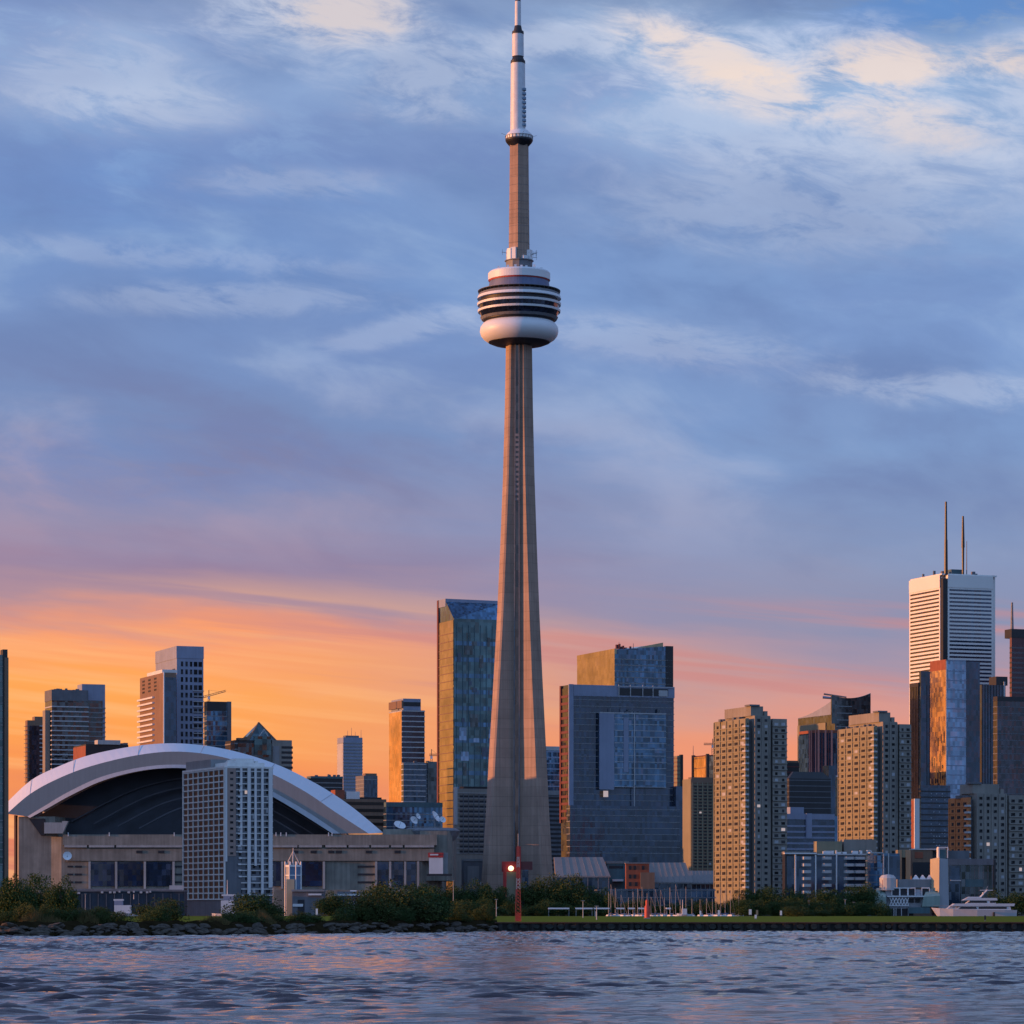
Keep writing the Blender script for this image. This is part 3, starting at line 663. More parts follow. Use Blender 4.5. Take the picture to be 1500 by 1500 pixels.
b.vol('west_wing', M_conc, -4, -.4, 4, 12, 0, b.zp(1040)); clutter(b, 2, b.w - 3, 1, 8, b.h, 7, 1, 2.5)
b = B('dark_podium', 'low dark building with an orange lit corner rising just behind the roof arch', 108, 126, 188, 1090, 2300)
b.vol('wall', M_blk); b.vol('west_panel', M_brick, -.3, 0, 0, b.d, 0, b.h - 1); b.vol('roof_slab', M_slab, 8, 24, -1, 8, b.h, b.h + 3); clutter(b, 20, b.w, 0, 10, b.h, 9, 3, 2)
b = B('stepped_condo_tower', 'tall stepped condo tower with pink lit west side, tallest above the stadium arch', 228, 259, 298, 947, 2200)
b.vol('wall', M_bluep, z1=b.h); b.vol('crown', M_bluep, -.25, b.w + .2, -.25, b.d, b.zp(964), b.h + .4)
b.grid('s', 2, b.w * .62, 3, 3, b.zp(966), 32, .5, .62); b.grid('s', b.w * .62, b.w - .6, 2, 3, b.zp(966), 32, .78, .62)
b.grid('w', 1, b.d - 1, 4, 3, b.zp(975), 30, .5, .5, DARKG)
b.bands(M_slab, 3, b.zp(1010), 3.5, .5, .25, x0=b.w * .62, outs=.9, name='balcony')
w = B('', '', 205, 240, 258, 985, 2160, parent=b)
w.vol('west_wing', M_brown); w.grid('w', w.yp(232), w.yp(206), 3, w.zp(1010), w.zp(988), 4, .4, .5, x0=0)
w.vol('dark_glazing', G_navy, .4, w.w, -.3, 0, 0, w.zp(992)); w.vol('pier', M_wht, -.35, .4, -.4, .4, 0, w.h + .4)
w.bands(M_wht, 4, w.zp(1012), 3.5, 1.1, .3, x1=1, y0=w.yp(226), y1=w.yp(204), outw=1.5, outs=.3, name='balcony')
w.vol('roof_screen', M_wht, 0, 10, 4, w.d * .7, w.h, w.h + 2.2)
b.flush()
b = B('blue_glass_block', 'small blue glass block beside the stepped tower with a dark crown', 299, 303, 338, 1028, 2300)
b.vol('glass_wall', G_blue); b.vol('crown', M_blk, 0, b.w - 3, -.3, b.d, b.zp(1041), b.h + .3); b.bands(M_slabd, 3, b.zp(1043), 3.4, .5, .15); b.vol('corner_pier', M_mech, b.w - 2.5, b.w + .3, -.5, 2, 0, b.h + .5)
def crane(name, label, px, ytop, ybase, Y, jl, jr, slope=0.0, group='construction cranes on the skyline'):
    r = empty(name, (wx(px, Y), Y, wz(ybase, Y)), 0, label, 'crane', group); h = wz(ytop, Y) - wz(ybase, Y); s_ = Y / F
    m = MB()
    for dx, dy in ((-.7, -.7), (.7, -.7), (.7, .7), (-.7, .7)): m.tube((dx, dy, 0), (dx, dy, h), .22, n=4)
    k = 0
    while k < h - 2: m.tube((-.7, -.7, k), (.7, -.7, k + 2), .15, n=4); k += 2
    m.build('tower_mast', M_cr, r)
    a = Vector((-jl * s_, 0, h - slope * jl * s_)); c = Vector((jr * s_, 0, h + slope * jr * s_))
    m = MB(); m.tube(a, c, .35, .3, 4); m.tube(a + Vector((0, 0, 1.4)), c + Vector((0, 0, 1.2)), .25, n=4)
    for i in range(14):
        p = a.lerp(c, i / 14); q = a.lerp(c, (i + .5) / 14); m.tube(p, q + Vector((0, 0, 1.3)), .14, n=4)
    m.build('jib', M_cr, r); m = MB(); m.tube((0, 0, h), (0, 0, h + 5), .4, n=4); m.tube((0, 0, h + 5), a.lerp(c, .9), .1, n=4); m.build('apex', M_cr, r)
    MB().box(-.9, .9, -1, 1, h - 2.5, h - .2).build('cab', M_wht, r)
M_cr = plain('crane_steel', (0.30, 0.15, 0.08), .6, .2, .5)
crane('tower_crane', 'tiny tower crane behind the blue glass block left of the gabled roof', 306, 1020, 1050, 2700, 8, 25, .28)
b = B('gabled_office', 'dark office block with a glazed pyramid roof and smaller right wing', 330, 344, 406, 1084, 2250)
b.vol('wall', M_blk); b.vol('glazing', G_grey, 2, b.w - 2, -.4, 0, 0, b.h - 2); b.bands(M_slabd, 2, b.h - 1, 4, .8, .2)
def peak(b, pl, pp, pr, yb, yt, dy):
    x0, x1, xm = b.xp(pl), b.xp(pr), b.xp(pp); z0, z1 = b.zp(yb), b.zp(yt); dep = 24
    m = MB(); m.v = [(x0, dy, z0), (x1, dy, z0), (x1, dy + dep, z0), (x0, dy + dep, z0), (xm, dy + dep / 2, z1)]
    for q in ((0, 1, 4), (1, 2, 4), (2, 3, 4), (3, 0, 4), (3, 2, 1, 0)): m.face(*q)
    b.mk(m, 'pyramid_roof', G_green)
    for a, c in ((0, 4), (1, 4)): b.mk(MB().tube(m.v[a], m.v[c], .7, .5, 5), 'roof_ridge', M_brown)
    m2 = MB(); zz = z0 + (z1 - z0) * .62; m2.tube((x0 + 5, dy - 1.2, z0), (xm, dy - 1, zz), .45, n=4).tube((xm, dy - 1, zz), (x1 - 5, dy - 1.2, z0), .45, n=4); b.mk(m2, 'gable_trim', M_slab)
peak(b, 363, 387, 407, 1086, 1056, 1)
b.vol('gable_wall', G_green, b.xp(372), b.xp(396), -1.4, 1, b.zp(1105), b.zp(1078))
b.vol('right_wing', M_conc, b.xp(398), b.xp(427), -1, 16, 0, b.zp(1083)); b.bands(M_blk, b.zp(1125), b.zp(1087), 3.4, 1.6, .12, x0=b.xp(412), x1=b.xp(428), y0=-1, y1=10)
b.vol('bay', M_slabd, b.xp(399), b.xp(408), -2, -1.05, 0, b.zp(1092)); b.vol('parapet', M_brown, 2, b.xp(362), -.6, 4, b.h, b.h + 1.5)
b = B('lone_slab_tower', 'plain grey slab tower alone against the orange sky', 494, 503, 531, 1080, 3300)
b.vol('wall', M_bluep); b.vol('west_wall', M_slab, -.3, 0, 1, b.d - 1, 0, b.h - 6); b.bands(M_slabd, 3, b.h - 4, 3.2, 1.2, .15, outs=.3); b.vol('roof_cap', M_mech, 3, b.w - 3, 2, 10, b.h, b.h + 2)
for i, x in enumerate((6, 10, 14, 20)): mast(b, x, 5, b.h, b.h + (7, 10, 6, 8)[i], .25, .15)
b = B('dark_mid_block', 'small dark block with a pink lit side at the foot of the lone slab tower', 521, 533, 553, 1136, 2900)
b.vol('wall', M_mech); b.vol('glazing', G_navy, 1, b.w - 1, -.3, 0, 3, b.h - 4); b.vol('crown', M_brown, 2, b.w, 2, 8, b.h, b.h + 2); b.bands(M_slabd, 3, b.h, 3.5, .7, .12)
b = B('low_slab_block', 'low dark flat block seen over the right shoulder of the arch', 448, 452, 502, 1140, 3000)
b.vol('wall', M_blk); b.vol('roof_slab', M_teal, 2, b.w, -.5, 12, b.h, b.h + 2); b.bands(M_slabd, 4, b.h - 1, 4, .8, .2); clutter(b, 3, b.w, 1, 8, b.h + 2, 6, 5, 2)
b = B('brown_banded_block', 'brown low block with horizontal bands beside the stadium roof end', 486, 491, 566, 1170, 2150)
b.vol('wall', M_brown); b.bands(plain('dark_ribbon_glass', (.02, .016, .014), .3, .2), 4, b.h - 1, 4.4, 2.0, .12, name='ribbon_window'); b.vol('west_block', M_brick, 0, b.xp(505), 0, 9, b.h, b.zp(1157)); b.vol('rooftop_box', M_wht, b.xp(507.5), b.xp(527), 0, 8, b.h, b.zp(1159)); b.vol('roof_ledge', M_blk, 1, b.w, 9.5, 16, b.h, b.h + 1.5)
b = B('teal_glass_block', 'low teal glass block behind the rooftop dishes', 562, 566, 648, 1176, 2120)
b.vol('glass_wall', G_blue); b.vol('parapet', M_teal, -.3, b.w, -.4, 4, b.h - 2.5, b.h + .5); b.bands(M_slabd, 3, b.h - 3, 4, .5, .15)
b = B('slim_banded_tower', 'slim tower with a glowing orange west side and blue banded front', 570, 589, 622, 1023, 2700)
b.vol('wall', G_navy, z1=b.zp(1040)); b.vol('west_glass', G_copper_sunset, -.3, 0, .6, b.d - .6, 20, b.zp(1042)); b.vol('crown', M_bluep, 1.2, b.w - 3, .8, b.d - 2, b.zp(1040), b.h); b.bands(M_slab, 3, b.zp(1038), 4.2, .9, .25, outw=.05); b.vol('west_crown', M_brown, -.4, 1.1, 0, b.d, b.zp(1037), b.zp(1026)); b.vol('crown_stripe', M_blk, 1.4, b.w - 3.2, .55, .8, b.zp(1034), b.zp(1028))
b = B('lower_banded_block', 'lower banded block on the right foot of the slim tower', 588, 591, 645, 1117, 2500)
b.vol('wall', G_navy); b.bands(M_slab, 3, b.h, 4, .8, .25, x1=b.xp(623)); b.bands(M_slabd, 3, b.h, 3.6, .5, .2, x0=b.xp(624)); b.vol('stair_tower', G_grey, b.xp(626), b.xp(640), -1, 4, 0, b.h + 1); clutter(b, 3, b.w, 1, 6, b.h, 6, 6, 2)
crane('tower_crane', 'tiny crane with a short level jib left of the green glass tower', 632, 1107, 1120, 2600, 3, 12, 0)

# --- green glass tower left of the observation tower
b = B('green_glass_tower', 'tall green blue glass tower with slanted crown and gold west face, partly hidden', 642, 665, 742, 906, 2350)
b.vol('glass_wall', G_green)
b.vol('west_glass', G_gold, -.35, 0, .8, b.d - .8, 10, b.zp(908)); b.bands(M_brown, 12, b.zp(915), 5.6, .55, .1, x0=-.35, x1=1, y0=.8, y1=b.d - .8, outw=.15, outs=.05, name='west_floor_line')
b.vol('edge_pier', M_maroon, -.9, -.36, b.d - 2.2, b.d + .4, 0, b.zp(874))
m = MB(); zt, zb_ = b.zp(876), b.zp(907); dd = b.d; dx = -0.0
m.hexa([(0, 0, zb_), (b.w, 0, zb_), (b.w, 12, zb_), (0, dd, zb_), (-.2, -.2 + dd * .55, zt), (b.w, -.2 + dd * .2, zt - 1.5), (b.w, 12, zt - 1.5), (-.2, dd, zt)])
b.mk(m, 'slanted_crown', G_blue)
m = MB(); m.hexa([(-.5, dd * .5, zt - 4.5), (b.w, dd * .15, zt - 6), (b.w, 13, zt - 6), (-.5, dd + .4, zt - 4.5), (-.5, dd * .5, zt + 1), (b.w, dd * .15, zt - .5), (b.w, 13, zt - .5), (-.5, dd + .4, zt + 1)]); b.mk(m, 'crown_rim', M_bluep)
b.bands(G_blue, 6, b.zp(915), 11.4, 3.0, .2, outw=-.4, name='spandrel_band')
b.fins(M_teal, lins(2, b.w - 2, 9), (), .4, .35, 0, b.zp(915), single=True)
rs = random.Random(4); 
for i in range(46):
    x = rs.uniform(1, b.w - 6); z = rs.uniform(8, b.zp(930)); b.mk(MB().box(0, rs.uniform(2, 7), -.46, -.02, 0, rs.choice((3, 6.4, 9))), 'reflection_panel', rs.choice((G_navy, G_pale, G_grey, G_navy)), (x, 0, z))  # panels of other glass paint the blotchy reflections on this front
b = B('banded_condo_block', 'grey condo block with dark balcony bands left of the observation tower foot', 664, 668, 724, 1155, 2200)
b.vol('wall', M_conc); b.bands(M_blk, b.zp(1250), b.zp(1163), 3.3, 1.9, .15, x0=2, outw=-.5, name='balcony_recess'); b.vol('edge_pier', M_slab, -.6, .8, -.8, 3, b.zp(1208), b.h + 1); b.fins(M_mech, lins(5, b.w, 7), (), .5, .6, b.zp(1250), b.zp(1163)); b.bands(M_slab, b.zp(1250), b.zp(1160), 3.3, .35, .5, x0=.9); b.vol('penthouse', M_blk, 6, b.w, 2, 10, b.h, b.h + 1.5)
b = B('grey_service_block', 'plain grey service block at the left foot of the observation tower', 676, 680, 716, 1259, 2030, 8)
b.vol('wall', M_mech); b.vol('roof_edge', M_slabd, -.3, b.w, -.3, 5, b.h - 1, b.h + .4); b.vol('lower_canopy', M_wht, b.xp(703), b.w, -3, -.4, b.zp(1297), b.zp(1292)); b.vol('pale_panel', M_slabd, 2, b.w - 6, -.25, 0, 2, b.h - 4)
b = B('hidden_blue_block', 'blue glass block seen in the gap right of the observation tower', 795, 798, 824, 1094, 2900)
b.vol('glass_wall', G_blue); b.bands(M_bluep, 4, b.h, 5, 1, .2); b.vol('crown', M_slab, 0, b.w, -.4, 6, b.h - 3, b.h + .5)
b = B('low_louvred_block', 'grey block with dark louvres against the right edge of the observation tower', 795, 798, 828, 1160, 2250)
b.vol('wall', M_mech); b.bands(M_blk, 2, b.h - 1, 3, 1.4, .15, name='louvre'); b.vol('parapet', M_slabd, -.2, b.w, -.4, 4, b.h - 2, b.h + 1)

# --- office pair right of the observation tower
b = B('slanted_glass_tower', 'rear glass tower with a gold west face and a raked crown behind the navy slab', 846, 901, 985, 958, 2500)
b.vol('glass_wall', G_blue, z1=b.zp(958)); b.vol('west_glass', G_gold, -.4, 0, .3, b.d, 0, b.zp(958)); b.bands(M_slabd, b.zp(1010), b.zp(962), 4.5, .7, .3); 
m = MB(); z0 = b.zp(958); m.hexa([(-.5, 0, z0), (b.xp(903), -.1, z0), (b.xp(903), b.d, z0), (-.5, b.d, z0), (-.5, 0, b.zp(950)), (b.xp(903), -.1, b.zp(950)), (b.xp(903), b.d, b.zp(950)), (-.5, b.d, b.zp(950))]); b.mk(m, 'west_crown', G_gold)
m = MB(); m.hexa([(b.xp(903), 0, z0), (b.w, 0, z0), (b.w, 22, z0), (b.xp(903), 22, z0), (b.xp(903), 0, b.zp(951)), (b.xp(975), 0, b.zp(945)), (b.xp(975), 22, b.zp(939)), (b.xp(903), 22, b.zp(950))]); b.mk(m, 'crown_glass', G_blue)
m = MB(); m.hexa([(b.xp(935), 6, b.zp(952)), (b.xp(976), 6, b.zp(950)), (b.xp(976), 7, b.zp(950)), (b.xp(935), 7, b.zp(952)), (b.xp(935), 6, b.zp(947)), (b.xp(976), 6, b.zp(938)), (b.xp(976), 7, b.zp(938)), (b.xp(935), 7, b.zp(947))]); b.mk(m, 'raked_screen', G_gold)
b.vol('corner_fin', M_blk, b.xp(975), b.xp(986), -.3, 10, 0, b.zp(944)); clutter(b, b.xp(904), b.xp(935), 0, 10, b.zp(949), 8, 9, 3.5, M_maroon)
mast(b, b.xp(909), 3, b.zp(951), b.zp(940), .4, .2); mast(b, b.xp(930), 3, b.zp(950), b.zp(941), .4, .2)
b = B('navy_slab_tower', 'broad navy glass slab tower with fine pale floor lines and a lighter projecting bay', 822, 834, 987, 1003, 2100)
b.vol('glass_wall', G_navy); b.vol('west_wall', G_purple, -.3, 0, .2, b.d, b.zp(1205), b.h - 2)
b.bands(M_maroon, b.zp(1200), b.h - 2, 4.5, 1.6, .1, x0=-.3, x1=1, y0=.6, outw=.25, outs=-.5, name='west_spandrel')
b.vol('corner_pier', M_bluep, -.5, 2.6, -.6, .5, b.zp(1205), b.h + .4); b.vol('west_pier', M_maroon, -.9, -.31, b.d - 1.5, b.d + .6, b.zp(1205), b.h)
b.vol('crown_screen', M_bluep, 2.8, b.w + .3, -.6, 1.2, b.zp(1019), b.h + .2); b.vol('crown_grille', M_blk, b.xp(905), b.xp(978), -.9, -.62, b.zp(1016.5), b.zp(1006)); b.vol('crown_window', M_slab, b.xp(964), b.xp(977), -1.15, -.92, b.zp(1017), b.zp(1008))
b.bands(M_slabd, b.zp(1246), b.zp(1022), 3.95, .38, .28, x0=2.8, outw=0)
mb = MB()
for x in (905, 922, 940, 955): mb.box(b.xp(x), b.xp(x) + .5, -1.3, -1.0, b.zp(1019), b.zp(1001))
mb.box(b.xp(904), b.w, -1.35, -1.1, b.zp(1004.3), b.zp(1003.3)); b.mk(mb, 'crown_frame', M_slab)
# projecting bay
x0, x1 = b.xp(876), b.xp(973); ztop, zbot = b.zp(1044), b.zp(1152)
b.vol('bay_glass', G_blue, x0, x1, -2.6, -.3, zbot, ztop); b.vol('bay_panel', M_bluep, x0 - .3, b.xp(897), -3.0, -2.61, b.zp(1156), ztop + .3)
b.bands(M_slab, zbot, ztop, 3.95, .35, .15, x0=b.xp(898), x1=x1, y0=-2.6, y1=-1)
b.vol('bay_roof', M_slab, x0, x1, -3.1, -.3, ztop, ztop + .7); b.vol('bay_mullion', M_slab, b.xp(926), b.xp(926) + .5, -3.2, -2.61, b.zp(1255), ztop + .5)
b.vol('vertical_strip', M_bluep, b.xp(911), b.xp(918), -2.9, -2.61, b.zp(1130), b.zp(1050))
b.vol('lower_volume', G_navy, -2, b.xp(999), -6, -.31, 0, b.zp(1180)); b.bands(M_slabd, b.zp(1250), b.zp(1181), 3.95, .4, .25, x0=-2, x1=b.xp(990), y0=-6, y1=-1)
b.vol('lower_shoulder', G_navy, b.xp(985.5), b.xp(999), -5, 8, b.zp(1255), b.zp(1150)); clutter(b, x0 + 6, x1, -2, 0, ztop + .7, 6, 12, 3)
b.vol('bright_pane', GLOW, b.xp(881), b.xp(888), -3.2, -3.01, b.zp(1167), b.zp(1158))  # glowing panel added in place of a gold reflection on the glass
for x in (892, 909, 925): mast(b, b.xp(x), -2, ztop, b.zp(1036), .3, .2)

# --- small things between
b = B('slim_lit_tower', 'very thin orange lit tower right of the navy slab', 987, 992, 1000, 1107, 2800)
b.vol('wall', M_tan); b.bands(M_brown, 3, b.h, 3.4, 1.2, .2); b.vol('edge', M_blk, b.w - 2, b.w + .3, -.4, 3, 0, b.h + 1)
b = B('unfinished_tower', 'unfinished glass tower with dark corner columns under a small crane', 1014, 1036, 1050, 1106, 2700)
b.vol('glass_wall', G_copper_sunset); b.vol('column', M_blk, -.5, 1.6, -.5, 2, 0, b.h + 1); b.vol('column', M_blk, -.5, 1.6, b.d - 2.6, b.d + .3, 0, b.h + 1); b.bands(M_brown, 5, b.h, 8, .5, .2, y0=2.4); b.vol('roof_slab', M_maroon, -.4, b.w, -.4, b.d, b.h - .8, b.h + .1); mast(b, 0, b.d - 2, b.h, b.zp(1090), .3, .15)
crane('tower_crane', 'small dark crane standing left of the tan condo tower', 1044, 1091, 1110, 2750, 13, 3, 0)
b = B('brown_grid_block', 'brown grid fronted apartment block just left of the tan condo tower', 1001, 1013, 1052, 1141, 1900)
b.vol('wall', M_brown); b.grid('s', 1, b.w - .5, 5, b.zp(1272), b.zp(1150), 26, .7, .55, pale=.02); b.fins(M_tan, lins(.3, b.w - .3, 6), (), .45, .45, 0, b.zp(1146)); b.bands(M_tan, b.zp(1272), b.zp(1148), (b.zp(1150) - b.zp(1272)) / 26, .4, .3, outw=.1); b.vol('west_panel', M_tan, -.5, -.12, 0, b.d, 0, b.h); b.vol('crown', M_brown, -.2, b.w, -.2, 4, b.zp(1147), b.h + 1); b.flush()

def condo(name, label, xl, xc, xr, ytw, ytc, ytr, Y, cpx, mw=M_tan, ms=M_conc, ybot=1310, nwest=5, group='concrete condo towers on the waterfront'):
    b = B(name, label, xl, xc, xr, ytw, Y, group=group); z0 = b.zp(ybot); nf = int((b.zp(ytw) - z0) / 3.0)
    x1 = b.xp(cpx[0]); x2 = b.xp(cpx[1])
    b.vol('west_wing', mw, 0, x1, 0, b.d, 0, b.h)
    b.vol('recess', M_mech, x1, x1 + 2.4, 2.4, b.d, 0, b.zp(ytw + 3))
    b.vol('core', ms, x1 + 2.4, x2, -1.5, b.d - 4, 0, b.zp(ytc + 14)); b.vol('lift_house', ms, x1 + 1.5, x2 - 2.5, 1, b.d - 6, b.zp(ytc + 14), b.zp(ytc)); b.vol('lift_house_cap', M_mech, x1 + .5, x1 + 6, .3, 6, b.zp(ytc), b.zp(ytc) + .8)
    b.vol('stair_turret', ms, x2 - 2.2, x2 - .6, 0, 3, b.zp(ytc + 14), b.zp(ytc + 7))
    b.vol('recess', M_mech, x2, x2 + 1.8, 1.6, b.d, 0, b.zp(ytr + 4)); b.vol('east_wing', ms, x2 + 1.8, b.w, -.6, b.d, 0, b.zp(ytr))
    # west face: window columns between raised piers, shallow balconies near the corner
    b.grid('w', .8, b.d - .8, nwest, z0, b.zp(ytw + 4), nf, .52, .48, pale=.04, x0=0)
    for y in lins(.35, b.d - .35, nwest + 1): b.mk(MB().box(-.42, .05, y - .28, y + .28, 0, b.h - .4), 'pier', mw)
    b.bands(mw, z0, b.zp(ytw + 4), (b.zp(ytw + 4) - z0) / nf, .55, .0, x1=.5, y0=.4, y1=b.d, outw=.26, outs=0, name='spandrel')
    b.bands(M_slab, z0, b.zp(ytw + 6), (b.zp(ytw + 4) - z0) / nf, .9, .0, x1=x1 - .3, y0=0, y1=2.6, outw=.9, outs=.9, name='balcony')
    b.grid('s', .5, x1 - .3, 1, z0, b.zp(ytw + 4), nf, .7, .5)
    n = max(2, int((x2 - x1 - 2.4) / 3.6)); b.grid('s', x1 + 2.6, x2 - .2, n, z0, b.zp(ytc + 16), nf + 1, .42, .5, y0=-1.5, pale=.10)
    for x in lins(x1 + 2.6, x2 - .2, n + 1): b.mk(MB().box(x - .3, x + .3, -1.95, -1.5, 0, b.zp(ytc + 15)), 'pier', ms)
    b.grid('s', x2 + 2, b.w - .2, 2, z0, b.zp(ytr + 3), nf, .55, .5, y0=-.6, pale=.16)
    b.bands(ms, z0 + .2, b.zp(ytr + 3), (b.zp(ytr + 3) - z0) / nf, .5, .0, x0=x2 + 1.9, x1=b.w, y0=-.6, y1=1, outs=.5, name='spandrel')
    clutter(b, 1, x1 - 1, 2, b.d - 3, b.h, 4, int(xl), 1.4)
    b.flush(); return b
condo('condo_tower', 'leftmost tan concrete condo tower with gold lit west side, nearest the navy slab', 1046, 1093, 1152, 1052, 1034, 1052, 1620, (1097, 1126))
condo('condo_tower', 'second tan concrete condo tower, standing just left of the tall white banded skyscraper', 1228, 1281, 1334, 1063, 1043, 1060, 1700, (1285, 1312), ybot=1252)
cc = condo('condo_tower', 'rightmost concrete condo tower with orange lit west face, above the white yacht', 1390, 1419, 1500, 1168, 1148, 1164, 1560, (1422, 1472), mw=plain('sunset_orange_wall', (.52, .19, .07), .85, .2, .2), ybot=1308, nwest=3)  # orange wall colour stands in for low sun reflected off this side

# --- behind, between the condo towers
b = B('curved_crown_tower', 'grey blue tower with a sweeping curved crown between the two tan condo towers', 1169, 1223, 1275, 1045, 2700)
b.vol('glass_wall', G_grey, z1=b.zp(1046))
m = MB(); N = 10
for i in range(N):
    u0, u1 = i / N, (i + 1) / N; y0, y1 = b.d * (1 - u0), b.d * (1 - u1)
    f = lambda u: b.zp(1045 - 22 * (u ** 1.6))
    m.hexa([(0, y1, b.zp(1047)), (b.w, y1, b.zp(1047)), (b.w, y0, b.zp(1047)), (0, y0, b.zp(1047)), (0, y1, f(u1)), (b.w, y1, f(u1)), (b.w, y0, f(u0)), (0, y0, f(u0))])
b.mk(m, 'curved_crown', M_bluep)
m = MB()
for i in range(N):
    u0, u1 = i / N, (i + 1) / N; f = lambda u: b.zp(1014 + 12 * (1 - (2 * u - 1) ** 2) * .5 + 4 * (1 - u)); xa, xb = b.w * (u0 * 1.1 - .1), b.w * (u1 * 1.1 - .1)
    m.hexa([(xa, -.5, b.zp(1060)), (xb, -.5, b.zp(1060)), (xb, 1, b.zp(1060)), (xa, 1, b.zp(1060)), (xa, -.5, f(u0)), (xb, -.5, f(u1)), (xb, 1, f(u1)), (xa, 1, f(u0))])
b.mk(m, 'south_screen', G_grey); b.mk(MB().tube((-8, 6, b.zp(1021)), (8, 0, b.zp(1024)), 1.2, .6, 5), 'crown_prong', M_bluep); b.mk(MB().tube((-6, 8, b.zp(1016)), (10, -.8, b.zp(1021)), .8, .6, 5), 'crown_prong', M_mech)
b.bands(M_slabd, b.zp(1075), b.zp(1028), 5.5, .7, .7, x0=2, x1=b.w * .45, y1=3); b.vol('notch', M_tan, -.6, -.1, b.yp(1210), b.d, b.zp(1130), b.zp(1057)); 
b = B('striped_tower', 'tower with pink and navy vertical stripes in front of the curved crown tower', 1171, 1197, 1227, 1069, 2400)
b.vol('wall', G_navy); b.vol('red_crown', M_brick, -.3, b.w, -.3, b.d, b.h - 2, b.h); b.fins(plain('pink_stone', (.50, .20, .16), .7, .1), (1, 6.5, 11.5), (2, 9, 12), 1.4, .4); b.fins(M_maroon, (3.7, 9), (6,), .7, .35); b.vol('west_glass', G_blue, -.25, 0, 13.5, b.d, 0, b.h - 3)
b = B('dark_low_tower', 'small dark tower beside the tan condo tower', 1150, 1153, 1174, 1117, 2450); b.vol('wall', M_blk); b.bands(M_maroon, 3, b.h, 4, .6, .2); b.vol('roof_cap', M_brown, 1, b.w - 2, 1, 6, b.h, b.h + 1.5)
b = B('dark_sloped_block', 'charcoal block with chamfered roof corners below the striped tower', 1152, 1156, 1217, 1140, 2150)
m = MB(); m.loft([[(0, 0, 0), (b.w, 0, 0), (b.w, b.d, 0), (0, b.d, 0)], [(0, 0, b.h), (b.w, 0, b.h), (b.w, b.d, b.h), (0, b.d, b.h)], [(4, 2, b.zp(1130)), (b.w - 5, 2, b.zp(1130)), (b.w - 5, b.d, b.zp(1130)), (4, b.d, b.zp(1130))]]); b.mk(m, 'wall', M_blk); b.bands(M_mech, 10, b.h, 3.6, .5, .15)
b.vol('shoulder', G_navy, b.w, b.xp(1227), 3, 12, 0, b.zp(1120))
b = B('lit_chimney_block', 'thin bright orange lit block squeezed against the second condo tower', 1222, 1228, 1234, 1138, 2200); b.vol('wall', M_tan); b.vol('cap', M_wht, -.3, b.w, -.3, 3, b.h, b.h + 1); b.bands(M_brown, 10, b.h, 6, .5, .15)
b = B('white_banded_office', 'low white and navy banded office with a central pier between the condo towers', 1150, 1153, 1222, 1192, 1800)
b.vol('wall', G_navy); b.vol('parapet', M_bluep, -.3, b.w, -.5, 8, b.zp(1200), b.h); b.bands(M_bluep, b.zp(1245), b.zp(1203), 3.1, 1.0, .35); b.vol('pier', M_bluep, b.xp(1180), b.xp(1188), -1.2, 0, b.zp(1228), b.h + .3); b.vol('plant_room', M_bluep, b.xp(1160), b.xp(1180), 2, 8, b.h, b.zp(1182)); b.vol('side_strip', G_blue, b.w, b.w + 2.5, -.2, 6, 0, b.h - 1)

# --- the white banded skyscraper and its neighbours
b = B('white_skyscraper', 'tallest white banded skyscraper with two roof masts and an orange lit west side', 1332, 1381, 1462, 842, 3000)
ct = 5.2
m = MB(); m.prism([(ct, 0), (b.w - ct, 0), (b.w - ct, ct), (b.w, ct), (b.w, b.d - ct), (ct, b.d - ct), (ct, b.d), (0, b.d), (0, ct), (ct, ct)], 0, b.h); b.mk(m, 'wall', M_marble)
b.vol('corner_notch', M_blk, .6, ct - .1, .6, ct - .1, 0, b.h - 3)
b.vol('top_panel', M_marble, ct - .1, b.w - ct, -.35, b.d, b.h - 11, b.h + .3); b.vol('west_top_panel', M_marble, -.35, ct, ct, b.d, b.h - 11, b.h + .3)
zz = b.zp(1000); n = 24; stp = (b.h - 12 - zz) / n
me1 = MB().box(ct + 1.6, b.w - ct - 1.6, -.12, .4, 0, stp * .46).mesh('ribbon_window', G_navy); me2 = MB().box(-.12, .4, ct + 1.8, b.d - 2, 0, stp * .46).mesh('ribbon_window', G_purple)
for k in range(n + 4):
    z = b.h - 12 - (k + .6) * stp; link('ribbon_window', me1, b.root, (0, 0, z)); link('ribbon_window', me2, b.root, (0, 0, z))
b.vol('roof_edge', M_marble, 0, b.w, 2, b.d - 2, b.h + .3, b.h + 1.5); clutter(b, 3, b.w - 6, 4, b.d - 6, b.h + 1, 16, 21, 6)
b.vol('plant_room', M_teal, 12, 24, 6, 20, b.h, b.h + 6)
mast(b, b.xp(1388), 3, b.h, b.zp(790), 1.8, 1.5, 'roof_mast', M_blk); mast(b, b.xp(1388), 3, b.zp(790), b.zp(734), 1.3, 1.0, 'roof_mast', M_blk); mast(b, b.xp(1413), 3, b.h, b.zp(800), 1.0, 1.2, 'roof_mast', M_blk); mast(b, b.xp(1413), 3, b.zp(800), b.zp(754), 1.6, .9, 'roof_mast', M_blk); mast(b, b.xp(1420), 5, b.h, b.zp(790), .45, .25, 'roof_mast')
b = B('dark_twin_tower', 'black steel office tower under the left side of the white skyscraper', 1333, 1348, 1376, 1000, 2650)
